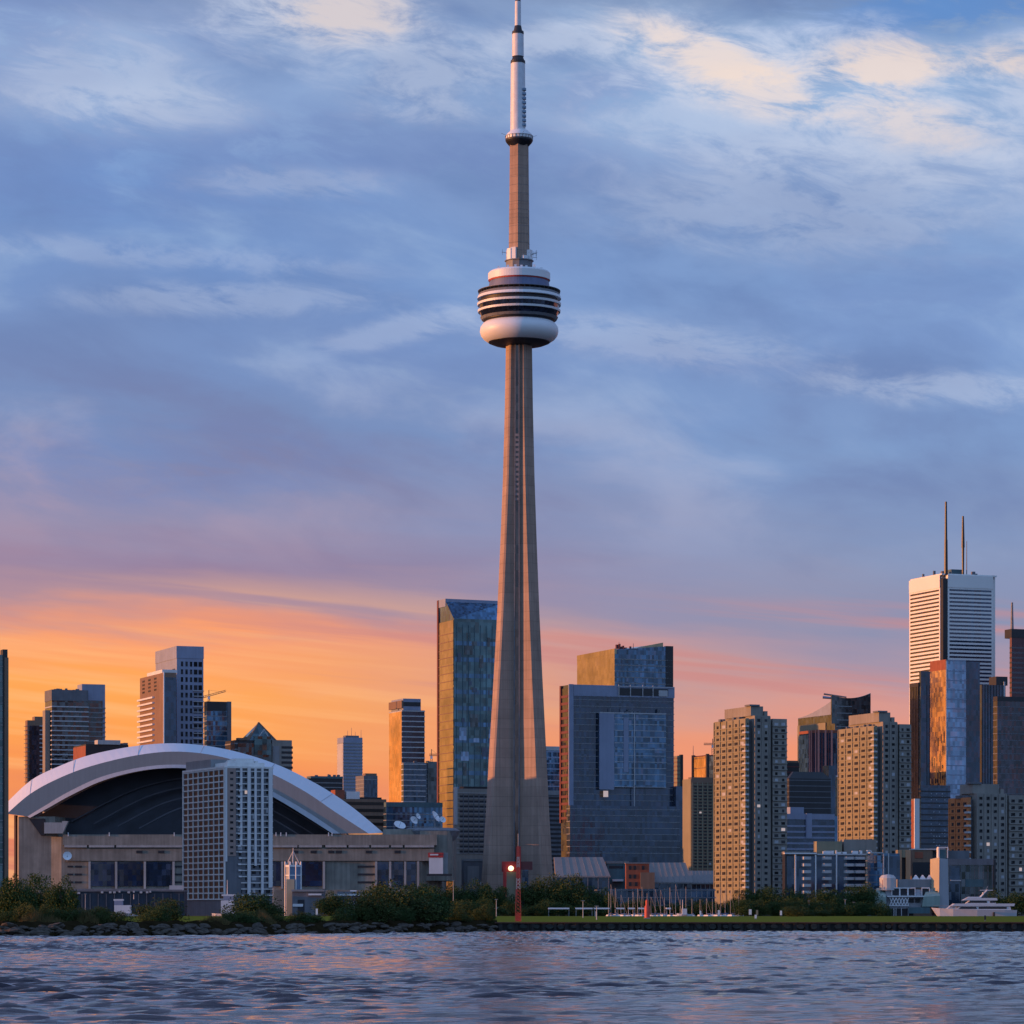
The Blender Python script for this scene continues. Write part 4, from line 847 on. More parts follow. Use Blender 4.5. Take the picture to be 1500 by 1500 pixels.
b.vol('wall', G_purple, 0, b.w, 3, b.d); b.vol('front_slab', G_navy, b.xp(1349), b.w, 0, 3, 0, b.zp(983)); b.fins(M_blk, lins(6, b.w - .5, 6), (), .5, .3, z1=b.h - 2); b.fins(M_blk, (), lins(3.5, b.d - .5, 6), .5, .3, z1=b.h - 2); b.vol('roof_band', M_blk, -.4, b.w, 2.6, b.d, b.h - 3, b.h + .3)
b = B('copper_reflecting_tower', 'slender pale blue glass tower whose west face burns orange below the white skyscraper', 1363, 1386, 1436, 968, 2300)
b.vol('glass_wall', G_pale, 0, b.xp(1415)); b.vol('west_glass', G_copper_sunset, -.3, 0, .2, b.d, b.zp(1130), b.h - 2); b.vol('west_base', G_purple, -.3, 0, .2, b.d, 0, b.zp(1130)); b.vol('east_bay', G_navy, b.xp(1415), b.w, .6, b.d, 0, b.h); b.vol('crown', M_brick, -.35, 1, .1, b.d, b.h - 6, b.h + 1); b.bands(M_bluep, 4, b.h - 6, 6.5, .6, .2, x1=b.xp(1415)); b.vol('roof_edge', M_bluep, 0, b.xp(1415), -.2, 8, b.h, b.h + .8); b.fins(M_slab, (.1,), (), .5, .35)
rs = random.Random(8)
for i in range(26):
    y = rs.uniform(1, b.d - 2); z = rs.uniform(b.zp(1170), b.zp(1085)); b.mk(MB().box(-.5, -.28, 0, rs.uniform(.6, 1.6), 0, rs.uniform(2, 8)), 'reflection_panel', rs.choice((M_blk, G_gold, G_purple)), (0, y, z))  # dark and gold panels paint a broken reflection into the west face
b.grid('s', b.xp(1390), b.xp(1413), 6, b.zp(1238), b.zp(1160), 14, .3, .25, mats=PALE); b.own.wins = b.own.wins[::2]; b.flush()
b = B('navy_tower', 'dark navy tower between the pale glass tower and the brown tower', 1434, 1438, 1473, 1003, 2750)
b.vol('wall', G_navy); b.fins(M_blk, lins(.5, b.w - .5, 9), (), .5, .3); b.vol('upper_block', M_blk, b.xp(1461), b.w + 3, 2, 14, b.h, b.zp(990)); b.vol('pale_edge', M_slab, b.xp(1470), b.xp(1472), -.5, 0, b.zp(1030), b.h + 3)
b = B('brown_granite_tower', 'brown stone tower with a thin roof mast cut by the right edge', 1479, 1482, 1560, 922, 2950)
b.vol('wall', plain('red_granite', (.12, .05, .05), .6, .15)); b.vol('crown', M_blk, -.3, b.w, -.3, 12, b.zp(934), b.h + .5); b.bands(G_purple, 4, b.zp(940), 4.4, 1.6, .1, name='ribbon_window'); mast(b, b.xp(1485), 3, b.h, b.zp(882), 1.5, .9, 'roof_mast')
b = B('charcoal_slab', 'charcoal glass slab in front of the brown stone tower at the right edge', 1455, 1461, 1548, 1021, 2500)
b.vol('glass_wall', G_purple); b.bands(M_mech, 4, b.h, 5, .6, .15); b.vol('parapet', M_blk, -.2, b.w, -.3, 6, b.h - 3, b.h + .5)
b = B('white_edged_block', 'narrow block with an orange side and bright white edge right of the second condo tower', 1334, 1340, 1349, 1170, 1900)
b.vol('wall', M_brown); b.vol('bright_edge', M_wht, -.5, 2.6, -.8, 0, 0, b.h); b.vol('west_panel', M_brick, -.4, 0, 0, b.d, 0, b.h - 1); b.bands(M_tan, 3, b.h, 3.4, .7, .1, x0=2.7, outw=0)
b = B('dark_glass_slab_tower', 'dark blue tower between the pale glass tower and the orange faced condo', 1346, 1349, 1392, 1150, 2000)
b.vol('glass_wall', G_navy); b.bands(M_blk, 3, b.h, 3.5, .8, .15); b.grid('s', b.xp(1362), b.xp(1386), 6, b.zp(1240), b.zp(1160), 18, .35, .3, mats=PALE); rs = random.Random(2); b.wins = [w_ for w_ in b.wins if rs.random() < .4]; b.flush()

# --- the white gridded waterfront tower in front of the stadium
b = B('white_grid_tower', 'white gridded apartment tower standing in front of the stadium', 268, 329, 400, 1123, 1520, 24, cat='building')
z0 = b.zp(1318); nf = 21; zt = b.zp(1127)
b.vol('wall', M_mech, .3, b.w, .3, b.d); 
M_frame = plain('white_frame', (.68, .68, .66), .7, .12, .2)
b.grid('w', .8, b.d - .6, 8, z0, zt, nf, .86, .8, x0=.3)
ys = lins(.5, b.d - .2, 9)
for i, y in enumerate(ys): b.mk(MB().box(-.25, .5, y - (.45 if i in (0, 8) else .24), y + (.45 if i in (0, 8) else .24), b.zp(1318), b.h), 'pier', M_frame)
b.bands(M_frame, z0, b.h, (zt - z0) / nf, .55, 0, x1=.6, y0=.3, y1=b.d, outw=.12, outs=0, name='floor_band')
b.vol('parapet', M_frame, -.3, b.w + .1, -.2, b.d, b.h - .6, b.h + .3)
b.vol('brown_strip', plain('beige_panel', (.33, .25, .22), .8, .15), b.xp(333), b.xp(345), -.35, .3, b.zp(1254), b.h - .6)
b.grid('s', b.xp(334), b.xp(344), 1, b.zp(1254), zt, 14, .45, .35, y0=-.35)
b.vol('lower_strip', M_mech, b.xp(331), b.xp(353), -.2, .3, 0, b.zp(1254))
b.grid('s', b.xp(346.5), b.xp(398), 5, z0, zt, nf, .62, .7, y0=.3, pale=.07)
for px_, w_, bot in ((331, .9, 1262), (353, 1.0, 1238), (364.5, 1.5, 1312), (374, 1.0, 1268), (384, 1.1, 1312), (396, 1.8, 1300)):
    b.mk(MB().box(b.xp(px_) - w_ / 2, b.xp(px_) + w_ / 2, -.6, .3, b.zp(bot), b.h - .1), 'white_fin', M_wht)
b.bands(M_frame, b.zp(1312), b.h - 1, (zt - z0) / nf, .42, 0, x0=b.xp(346), x1=b.w, y0=.2, y1=1, outs=.2, name='slab_edge')
b.vol('penthouse', M_frame, b.xp(337), b.xp(392), 4, b.d * .5, b.h, b.h + 2.2); b.vol('penthouse', M_slabd, -1 + 1.5, 12, b.d * .35, b.d - 3, b.h, b.h + 4.2); b.mk(MB().box(0, 9, 0, 8, 0, 2.2), 'penthouse', M_frame, (8, 8, b.h + 2)); clutter(b, 4, b.w - 4, 3, b.d * .7, b.h + 2, 7, 31, 1.8, M_frame)
b.flush()
rs = random.Random(6)
for i in range(16):
    b.mk(MB().box(0, 1.3, -1.0, -.4, 0, .7), 'balcony_screen', M_wht, (b.xp(347 + rs.random() * 3), 0, b.zp(1150 + i * 9)))
# ---------------------------------------------------------------- waterfront buildings and structures
def sbox(par, O, name, m, x0, x1, yt, yb, Y, dep, proud=0.0, child=None):
    """box given by its columns and rows as seen at its own distance Y, in the local frame of a thing at O"""
    mb = MB().box(wx(x0, Y) - O[0], wx(x1, Y) - O[0], Y - O[1] - proud, Y - O[1] + dep, wz(yb, Y) - O[2], wz(yt, Y) - O[2])
    return mb.build(name, m, child or par)
def site(name, label, cat, px, Y, z=1.2, group=None):
    O = (wx(px, Y), Y, z); return empty(name, O, 0, label, cat, group), O

# exhibition halls with raked grey roofs
M_zinc = plain('zinc_roof', (0.21, 0.195, 0.19), 0.7, 0.08, 0.05)
def hall(label, xa, xb, xc_, xd, yt, yb, Y):
    r, O = site('exhibition_hall', label, 'hall', xa, Y)
    q = lambda px, py, dy: (wx(px, Y) - O[0], dy, wz(py, Y) - O[2])
    m = MB(); m.hexa([q(xa + 2, yb, 0), q(xd, yb, 0), q(xd, yb, 30), q(xa + 2, yb, 30), q(xa, yt, 14), q(xc_, yt, 14), q(xc_, yt, 30), q(xa, yt, 30)]); m.build('roof', M_zinc, r)
    for i in range(1, 7):
        u = i / 7; a = Vector(q(xa + 2 + (xd - xa - 2) * u, yb, -.12)); c = Vector(q(xa + (xc_ - xa) * u, yt, 13.88)); MB().tube(a, c, .12, n=4).build('roof_seam', M_slabd, r)
    sbox(r, O, 'eaves', M_slabd, xa, xd + .5, yb, yb + 2.2, Y, 6, .6)
    sbox(r, O, 'glazed_base', G_navy, xa + 2, xd - 1, yb + 2.2, 1341, Y + 1, 26)
    for x in lins(xa + 3, xd - 3, 6): sbox(r, O, 'column', M_slabd, x, x + .9, yb + 2.2, 1341, Y, .9)
hall('hall with a plain raked grey roof at the right foot of the observation tower', 812, 884, 884, 894, 1255, 1283, 1760)
hall('hall with a raked grey roof between the brick block and a lower hall', 951, 1006, 1006, 1015, 1263, 1292, 1760)
hall('lowest raked roof hall, touching the foot of the left tan condo tower', 1010, 1047, 1047, 1049, 1275, 1293, 1790)
r, O = site('grey_link_building', 'low grey and teal link building between two raked roof halls', 'building', 890, 1775)
sbox(r, O, 'wall', M_teal, 889, 920, 1263, 1341, 1775, 20); sbox(r, O, 'roof', M_zinc, 888, 921, 1261.5, 1265, 1775, 21, .5); sbox(r, O, 'dark_window', M_dark, 892, 913, 1268, 1272, 1775, .3, .2); sbox(r, O, 'canopy', M_wht, 897, 913, 1288, 1291, 1775, 1, 3)
r, O = site('brick_block', 'small red brick block wedged between the grey halls', 'building', 917, 1750)
sbox(r, O, 'wall', M_brick, 917, 951, 1265, 1341, 1750, 12); sbox(r, O, 'side_block', M_brown, 938, 959, 1278, 1341, 1748, 8); sbox(r, O, 'cornice', M_slabd, 916, 952, 1263.6, 1265, 1750, 12.5, .5)
for i, (x, y) in enumerate(((921, 1268), (928, 1268), (940, 1268), (921, 1281), (928, 1281), (921, 1292), (930, 1292))): sbox(r, O, 'window', M_dark, x, x + 4, y, y + 6, 1750, .2, .15)
b = B('green_roofed_shed', 'long dark glass shed under the marina masts', 872, 876, 1047, 1302, 1500, 4)
b.vol('glass_wall', G_navy); b.bands(M_mech, 1, b.h + .6, 3.4, .5, .4); b.fins(M_slabd, lins(1, b.w - 1, 22), (), .25, .3)
# mid-rise with white balcony bays
b = B('bay_fronted_apartments', 'dark mid-rise apartment block with stacked pale balcony bays behind the quay trees', 1146, 1150, 1270, 1251, 1520, 6)
b.vol('wall', M_blk); b.vol('glazing', G_navy, .8, b.w - .6, -.15, 0, 0, b.h - 1)
for x in (1164, 1193.5, 1224): b.vol('white_fin', M_wht, b.xp(x), b.xp(x + 1.8), -.9, 0, 2, b.zp(1252) + (2 if x == 1224 else 0))
b.vol('roof_edge', M_wht, -.3, b.xp(1196), -.7, 2, b.h, b.h + .6); b.vol('roof_edge', M_slab, b.xp(1197), b.w, -.7, 2, b.h - .5, b.h + .2)
for x0, x1 in ((1174, 1187), (1204, 1217), (1236, 1250), (1251, 1266)):
    me = MB().prism([(0, 0), (.8, -1.5), ((x1 - x0) * .3, -1.5), ((x1 - x0) * .31 + .5, 0)], 0, 1.3).mesh('bay_balcony', M_slab)
    for k in range(6): link('bay_balcony', me, b.root, (b.xp(x0), -.15, b.zp(1309 - k * 10.0)))
b.vol('penthouse', M_tan, b.xp(1199), b.xp(1236), 4, 12, b.h, b.zp(1232)); b.vol('penthouse', M_conc, b.xp(1152), b.xp(1190), 5, 12, b.h, b.zp(1247)); b.vol('rear_wing', M_conc, b.xp(1240), b.xp(1288), 6, 14, b.h - 8, b.zp(1229)); clutter(b, b.xp(1205), b.xp(1280), 2, 4, b.h, 9, 44, 2, M_wht)
b = B('blue_glass_apartments', 'blue glass low block with thin white strips right of the bay fronted apartments', 1268, 1271, 1318, 1250, 1500, 8)
b.vol('glass_wall', G_blue); b.vol('dark_wing', G_navy, b.xp(1293), b.w, -.4, 0, 0, b.zp(1254)); b.vol('roof_edge', M_slab, 1, b.xp(1293), -.5, 3, b.h, b.h + .5); b.fins(M_slab, (b.xp(1294), b.xp(1301)), (), .5, .7); b.bands(M_mech, 2, b.h, 3.2, .35, .1)
r, O = site('beige_portal_block', 'beige portal shaped block with a dark slot beside the blue glass block', 'building', 1315, 1510)
sbox(r, O, 'wall', M_tan, 1315, 1321, 1245, 1341, 1510, 8); sbox(r, O, 'wall', M_tan, 1327, 1334, 1245, 1341, 1510, 8); sbox(r, O, 'lintel', M_tan, 1321, 1327, 1245, 1256, 1510.3, 7); sbox(r, O, 'dark_slot', M_dark, 1321, 1327, 1256, 1341, 1512, 5)
r, O = site('brown_block', 'brown low block with a dark glazed front behind the pylon', 'building', 1336, 1530)
sbox(r, O, 'wall', M_brown, 1336, 1366, 1245, 1341, 1530, 12); sbox(r, O, 'orange_face', M_brick, 1340, 1352, 1248, 1257, 1530, .3, .25); sbox(r, O, 'dark_glazing', M_dark, 1337, 1366, 1263, 1285, 1530, .3, .3); sbox(r, O, 'roof_edge', M_slab, 1336, 1390, 1243, 1245, 1530, 12, .4); sbox(r, O, 'rear_wall', M_mech, 1366, 1420, 1246, 1341, 1536, 10)
b = B('dark_glass_hall', 'dark glass box building behind the white motor yacht', 1385, 1389, 1457, 1259, 1500, 3)
b.vol('glass_wall', G_grey); b.vol('fascia', M_mech, -.3, b.w + .3, -.5, b.d, b.zp(1267), b.h + .3); b.vol('sign_panel', M_teal, b.xp(1414), b.xp(1440), -.3, 0, b.zp(1299), b.zp(1288)); b.vol('corner_frame', M_blk, b.w - .6, b.w + .4, -.6, .4, 0, b.h); b.vol('dark_wing', G_navy, .4, b.xp(1406), -.4, 0, 0, b.zp(1268)); b.vol('rail', M_slab, b.xp(1392), b.xp(1407), -1.2, -.6, b.zp(1290.5), b.zp(1289))
b.fins(M_mech, lins(b.xp(1408), b.w - 1, 8), (), .25, .25, 0, b.zp(1268))
# pavilion with pylon
r, O = site('pylon_pavilion', 'white and pale green waterfront pavilion with a tall grey pylon left of the yacht', 'pavilion', 1335, 1440, 0)
Y = 1440; q = lambda px, py, dy: (wx(px, Y) - O[0], dy, wz(py, Y) - O[2])
M_pyl = plain('grey_pylon', (.34, .35, .38), .7, .08, .1); M_pylb = plain('beige_pylon', (.42, .36, .25), .75, .08, .1)
m = MB(); m.hexa([q(1375, 1345, 0), q(1391, 1345, 1), q(1390, 1345, 8), q(1368, 1345, 8), q(1376, 1257, 0), q(1389, 1258, 1), q(1388, 1258, 8), q(1367, 1258, 8)]); m.build('pylon', M_pyl, r)
m = MB(); m.hexa([q(1366, 1305, 3), q(1375.4, 1305, -.4), q(1375.4, 1305, 4), q(1366, 1305, 8), q(1366, 1258, 3), q(1375.8, 1256, -.4), q(1375.8, 1256, 4), q(1366, 1258, 8)]); m.build('pylon_west_face', M_pylb, r)
sbox(r, O, 'pylon_lantern', M_teal, 1377, 1387, 1244, 1257, Y + 1, 5); sbox(r, O, 'lantern_frame', M_wht, 1374.5, 1376.4, 1242, 1257, Y + .5, 6); sbox(r, O, 'lantern_frame', M_wht, 1387.6, 1388.8, 1241, 1257, Y + .5, 6); sbox(r, O, 'lantern_cap', M_wht, 1375, 1389, 1240.6, 1242, Y + .6, 6)
m = MB(); m.hexa([q(1280, 1341, -3), q(1297, 1341, -3), q(1297, 1341, 12), q(1280, 1341, 12), q(1281, 1314, -3), q(1297, 1314, -3), q(1297, 1300, 8), q(1287, 1301, 8)]); m.build('sloped_wing', M_green, r)
m = MB(); m.hexa([q(1350, 1328, -2), q(1376, 1328, -2), q(1376, 1328, 2), q(1350, 1328, 2), q(1352, 1314, -2), q(1376, 1312, -2), q(1376, 1301, 4), q(1360, 1301, 4)]); m.build('sloped_wing', M_green, r)
sbox(r, O, 'body', M_pyl, 1297, 1367, 1303, 1331, Y + 2, 12); MB().lathe([(3.6, wz(1304, Y)), (3.6, wz(1286, Y)), (2.6, wz(1282, Y)), (.4, wz(1280.5, Y))], 14, (wx(1302, Y) - O[0], 4)).build('round_turret', M_slab, r)
sbox(r, O, 'pink_panel', plain('pink_panel', (.45, .2, .22), .7), 1292.5, 1294.5, 1289, 1299, Y + 1.4, 2)
for x0, x1 in ((1307, 1317), (1319, 1329), (1331, 1340), (1351, 1361)):
    f = sbox(r, O, 'window', M_dark, x0, x1, 1302, 1311, Y + 1.6, .6)
    for a, c, d_, e in ((x0 - 1, x0, 1300, 1312), (x1, x1 + 1, 1300, 1312), (x0, x1, 1300, 1301.4)): sbox(r, O, 'frame', M_wht, a, c, d_, e, Y + 1.2, .6, child=f)
sbox(r, O, 'deck', M_wht, 1300, 1357, 1312.2, 1314, Y - 1, 6); sbox(r, O, 'parapet', M_slabd, 1316, 1368, 1288, 1300, Y + 4, 8)
m = MB()
for i in range(6):
    a, c = 1303 + i * 4.6, 1303 + (i + 1) * 4.6
    m.tube(q(a, 1326, -1.2), q(c, 1315, -1.2), .22, n=4).tube(q(a, 1315, -1.2), q(c, 1326, -1.2), .22, n=4)
m.tube(q(1302, 1326.5, -1.2), q(1331, 1326.5, -1.2), .25, n=4); m.build('cross_truss', M_wht, r)
for x0 in (1332, 1341): sbox(r, O, 'window', M_dark, x0, x0 + 6.5, 1316, 1322, Y + 1.5, .5)
sbox(r, O, 'undercroft', M_dark, 1286, 1338, 1331, 1345, Y + 1, 8); sbox(r, O, 'blue_canopy', M_teal, 1331, 1362, 1329, 1338, Y - 2, 5)
for x in (1290, 1300, 1309, 1312, 1320, 1330): sbox(r, O, 'column', M_slab, x, x + 1.1, 1330, 1345, Y - 1, .5)
for i in range(3):
    c = 1344 + i * 10; MB().loft([[q(c - 5.5, 1289, 4), q(c + 5.5, 1289, 4), q(c + 5.5, 1289, 8), q(c - 5.5, 1289, 8)], [q(c - .7, 1281.5, 5.8), q(c + .7, 1281.5, 5.8), q(c + .7, 1281.5, 6.2), q(c - .7, 1281.5, 6.2)]]).build('tent_roof', M_wht, r)
# glass lantern tower with tripod
r, O = site('tripod_topped_tower', 'small blue glass tower with a white tripod on top beside the stadium', 'tower', 429.5, 1470)
s_ = 1470 / F; zz = lambda y: wz(y, 1470) - 1.2
octo = lambda rr, z: [(rr * cos(pi / 8 + k * pi / 4), rr * sin(pi / 8 + k * pi / 4), z) for k in range(8)]
MB().loft([octo(12 * s_, 0), octo(12 * s_, zz(1268))]).build('glass_wall', plain('steel_blue_panel', (.12, .19, .30), .5, .15, .2), r); MB().loft([octo(12.7 * s_, zz(1283)), octo(12.7 * s_, zz(1281.5))]).build('rim', M_wht, r); MB().loft([octo(12.7 * s_, zz(1270)), octo(12.7 * s_, zz(1267))]).build('rim', M_wht, r)
for k in range(8):
    a = pi / 8 + k * pi / 4; MB().tube((12.4 * s_ * cos(a), 12.4 * s_ * sin(a), 0), (12.4 * s_ * cos(a), 12.4 * s_ * sin(a), zz(1262)), .3, n=5).build('post', M_wht, r)
for a in (-90, 30, 150):
    a = radians(a); MB().tube((11 * s_ * cos(a), 11 * s_ * sin(a), zz(1266)), (0, 0, zz(1247)), .28, .22, 5).build('tripod_leg', M_slab, r)
MB().tube((0, 0, zz(1249)), (0, 0, zz(1242)), .3, .15, 5).build('finial', M_slab, r)
MB().box(-9 * s_, 2.6 * s_, -13.4 * s_, -11 * s_, 0, zz(1288)).build('pale_panel', M_pylb, r)
# sheds left and right of it
r, O = site('grey_boathouse', 'low grey boathouse right of the tripod topped tower', 'shed', 440, 1450)
sbox(r, O, 'wall', M_mech, 428, 474, 1306, 1341, 1450, 14); sbox(r, O, 'roof', M_slabd, 427, 475, 1303, 1306, 1450, 15, .8); sbox(r, O, 'roof_light', M_wht, 452, 471, 1309, 1311.5, 1450, 1, 1); sbox(r, O, 'door', M_dark, 436, 446, 1318, 1341, 1450, .2, .1); sbox(r, O, 'door', M_wht, 429, 444, 1324, 1328, 1450, .2, .4)
r, O = site('white_roofed_shed', 'long low shed with a bright white roof edge left of the big shore bush', 'shed', 500, 1460)
sbox(r, O, 'wall', plain('slate_blue_wall', (.07, .08, .14), .7, .2), 490, 549, 1312, 1341, 1460, 14); sbox(r, O, 'roof', M_wht, 488, 549, 1309.5, 1312.3, 1460, 15, .8); sbox(r, O, 'rooflight', M_wht, 513, 522, 1304, 1307, 1462, 3); sbox(r, O, 'upper_roof', M_mech, 494, 546, 1306, 1309.4, 1462, 12); sbox(r, O, 'pale_door', M_slab, 509, 524, 1321, 1341, 1460, .3, .3)
r, O = site('dark_quay_building', 'long dark low building on the quay in front of the stadium', 'building', 190, 1440)
sbox(r, O, 'wall', plain('dark_blue_wall', (.022, .03, .05), .6, .4, .2), 104, 270, 1306, 1343, 1440, 12); sbox(r, O, 'roof_edge', M_mech, 103, 271, 1304, 1306, 1440, 12, .5); sbox(r, O, 'sign_board', M_slab, 248, 269, 1297, 1303, 1441, 1)
for x in (113, 148, 160, 166, 174, 187, 195, 205, 214, 219): sbox(r, O, 'bright_pane', M_slab, x, x + 2.6 + (x % 3), 1304.8 + x % 3, 1307.5 + x % 3, 1440, .4, .8)  # pale colour only, painted to read as lights along the building
for i, x in enumerate(lins(108, 262, 14)): sbox(r, O, 'mullion', M_mech, x, x + .8, 1309, 1341, 1440, .2, .3)
# billboard on the stadium corner
r, O = site('billboard', 'white and red billboard on the right corner of the stadium', 'billboard', 640, 1885, 24)
sbox(r, O, 'panel', M_wht, 628.5, 649, 1256, 1280, 1885, 1.5); sbox(r, O, 'red_header', M_red, 627, 649.5, 1249, 1256, 1885, 1.6, .3); sbox(r, O, 'white_stripe', M_wht, 630, 642, 1251, 1253, 1885, .3, .6); sbox(r, O, 'side_panel', M_slabd, 649, 656, 1249, 1280, 1886, 6); sbox(r, O, 'catwalk', M_blk, 625, 662, 1280, 1283, 1885, 5, 2); sbox(r, O, 'back_frame', M_mech, 629, 655, 1251, 1281, 1887, 4)
# dishes
def dish(label, px, py, rpx, Y, az, el, zb):
    s_ = Y / F; r = empty('satellite_dish', (wx(px, Y), Y, zb), 0, label, 'dish', 'white satellite dishes'); R_ = rpx * s_; cz = wz(py, Y) - zb
    prof = [(R_ * i / 6, .28 * R_ * (i / 6) ** 2) for i in range(7)]
    m = MB(); m.loft([[(max(a, .01) * cos(2 * pi * k / 20), max(a, .01) * sin(2 * pi * k / 20), z) for k in range(20)] for a, z in prof], cap=False)
    m.loft([[(max(a, .01) * cos(2 * pi * k / 20), max(a, .01) * sin(2 * pi * k / 20), z - .15) for k in range(20)] for a, z in prof], cap=False)
    d = Vector((cos(az) * cos(el), sin(az) * cos(el), sin(el))); e = d.to_track_quat('Z', 'Y').to_euler()
    m.build('reflector', M_white, r, (0, 0, cz), True, e)
    MB().tube((0, 0, 0), (0, 0, cz - .1), R_ * .14, R_ * .1, 6).build('pedestal', M_slabd, r)
    MB().tube(Vector((0, 0, cz)), Vector((0, 0, cz)) + d * R_ * .8, .12, n=4).build('feed_arm', M_steel, r)
zt = wz(1222, 1915)
for i, (lab, px, py, rr, az, el) in enumerate((('widest dish, tilted up, nearest the end of the roof arch', 585, 1210, 9, -60, 50), ('medium dish facing front, middle of the rooftop cluster', 606, 1202, 6.5, -50, 30), ('small dish on a tall post above the middle dish', 612, 1196, 4.5, -40, 25), ('tall narrow looking dish on the stadium corner deck', 637, 1197, 9, -25, 30), ('small dish right of the tall one on the corner deck', 648, 1201, 5, -60, 25))):
    dish(lab, px, py, rr, 1915, radians(az), radians(el), zt)
dish('single round dish low on the left wall of the stadium', 98.5, 1254, 6.5, 1893, radians(-80), radians(15), wz(1262, 1893))
# red entrance kiosk with lamp at the foot of the tower
r, O = site('red_entrance_kiosk', 'red and tan kiosk with a glowing round lamp at the foot of the observation tower', 'kiosk', 757, 1940)
sbox(r, O, 'wall', M_tan, 742, 756, 1277, 1341, 1940, 8); sbox(r, O, 'red_wall', M_red, 737, 742, 1268, 1341, 1940, 7); sbox(r, O, 'red_wall', M_red, 756, 763, 1240, 1341, 1939, 5); sbox(r, O, 'red_roof', M_red, 735, 757, 1262, 1277, 1941, 6); sbox(r, O, 'red_roof', M_maroon, 763, 780, 1262, 1274, 1940, 6, -.5); sbox(r, O, 'dark_door', G_navy, 765, 774, 1274, 1341, 1940, 6)
Ml, t, p = newmat('lamp_glow'); p.inputs['Emission Color'].default_value = (1, .62, .32, 1); p.inputs['Emission Strength'].default_value = 2.2
MB().lathe([(.05, -1.6), (1.2, -1.1), (1.7, 0), (1.2, 1.1), (.05, 1.6)], 16).build('lamp', Ml, r, (wx(748.5, 1940) - O[0], -1.8, wz(1272, 1940) - 1.2), True)
# red and white lattice marker mast on the lawn
M_rw = plain('signal_red', (.50, .07, .045), .6, .2, .8, streak=False)
r, O = site('red_lattice_mast', 'slim red and white lattice mast at the left end of the lawn', 'mast', 759, 690, 1.5)
hh = wz(1239, 690) - 1.5
for k, (z0, z1) in enumerate(zip(lins(0, hh, 8), lins(0, hh, 8)[1:])):
    m = MB(); w0 = .62 - .5 * z0 / hh; w1 = .62 - .5 * z1 / hh
    for sx, sy in ((-1, -1), (1, -1), (1, 1), (-1, 1)): m.tube((sx * w0, sy * w0, z0), (sx * w1, sy * w1, z1), .07, n=4)
    n_ = 3
    for j in range(n_):
        a, c = j / n_, (j + 1) / n_; wa = w0 + (w1 - w0) * a; wc = w0 + (w1 - w0) * c; za = z0 + (z1 - z0) * a; zc = z0 + (z1 - z0) * c
        m.tube((-wa, -wa, za), (wc, -wc, zc), .05, n=4).tube((wa, -wa, za), (-wc, -wc, zc), .05, n=4).tube((-wa, wa, za), (-wc, -wc, zc), .05, n=4).tube((wa, wa, za), (wc, -wc, zc), .05, n=4)
    m.build('lattice_section', M_rw if k % 2 == 0 or k < 3 else M_slab, r)
MB().tube((0, 0, hh), (0, 0, hh + 2.5), .05, n=5).build('lightning_rod', M_slab, r); MB().box(-.5, .5, -.4, .4, 0, 1.8).build('equipment_box', M_rw, r)
r, O = site('red_marker', 'squat red marker post standing on the lawn among the sail masts', 'marker', 948, 900, 1.5)
MB().lathe([(.75, 0), (.7, 3.2), (.45, 3.6), (.45, 4.8), (.2, 5.1)], 14).build('body', M_rw, r, smooth=True); MB().tube((0, 0, 5), (0, 0, 6.8), .08, n=5).build('pole', M_steel, r); MB().box(-.9, .9, -.9, .9, -.1, .25).build('plinth', M_slabd, r)

# ---------------------------------------------------------------- sea wall, rocks
def seawall():
    r = empty('sea_wall', (SW, 612, 0), 0, 'long dark sheet pile wall below the lawn', 'wall'); m = MB(); x = 0; pts = []
    L_ = 640.0
    while x < L_:
        pts += [(x, 0), (x + .5, -.35), (x + 1.0, -.35), (x + 1.5, 0)]; x += 2.0
    pts = [(a, b_) for a, b_ in pts]
    poly = pts + [(L_, .55), (0, .55)]
    m.prism(poly, -2, 1.42); m.build('sheet_piling', M_pile, r); MB().box(-.3, L_, -.5, .5, 1.43, 1.66).build('cap_beam', M_rust, r)
    me = MB().lathe([(.25, -.14), (.48, -.14), (.5, 0), (.48, .14), (.25, .14)], 12).mesh('tyre_fender', plain('old_tyre', (.03, .036, .032), .9, .4, 2), True)
    for i in range(60):
        link('fender', me, r, (2.5 + i * 2.3 + (i * 37 % 7) * .06, -.5, .85), (pi / 2, 0, 0), (1 + (i * 13 % 5) * .12, 1 - (i * 7 % 4) * .12, 1))
seawall()
def boulders():
    rs = random.Random(12); protos = []
    for k in range(6):
        m = MB(); n = 9; rings = []
        for j in range(6):
            ph = -pi / 2 + pi * j / 5; rr = cos(ph); rings.append([(rr * (1 + rs.uniform(-.2, .25)) * cos(2 * pi * i / n) + .01 * cos(i), rr * (1 + rs.uniform(-.2, .25)) * sin(2 * pi * i / n), sin(ph) * (.62 + rs.uniform(-.08, .08))) for i in range(n)])
        m.loft(rings); protos.append(m.mesh('boulder', M_rock))
    for i in range(250):
        px = rs.uniform(-15, 722); y0 = shore_y(px); u = rs.random(); sz = rs.uniform(.35, 1.0) * (1.25 if px < 140 and rs.random() < .3 else 1)
        d = rs.uniform(-.3, 5.5); z = -.1 + d * .27 + rs.uniform(0, .15)
        o = link('boulder', rs.choice(protos), None, (wx(px, y0) + 0, y0 + d, z), (rs.uniform(-.3, .3), rs.uniform(-.3, .3), rs.uniform(0, 6)), (sz * 1.35, sz * 1.1, sz * .8))
        tag(o, 'grey boulder in the rough stone bank along the left waterline', 'boulder', 'boulders along the left waterline')
boulders()

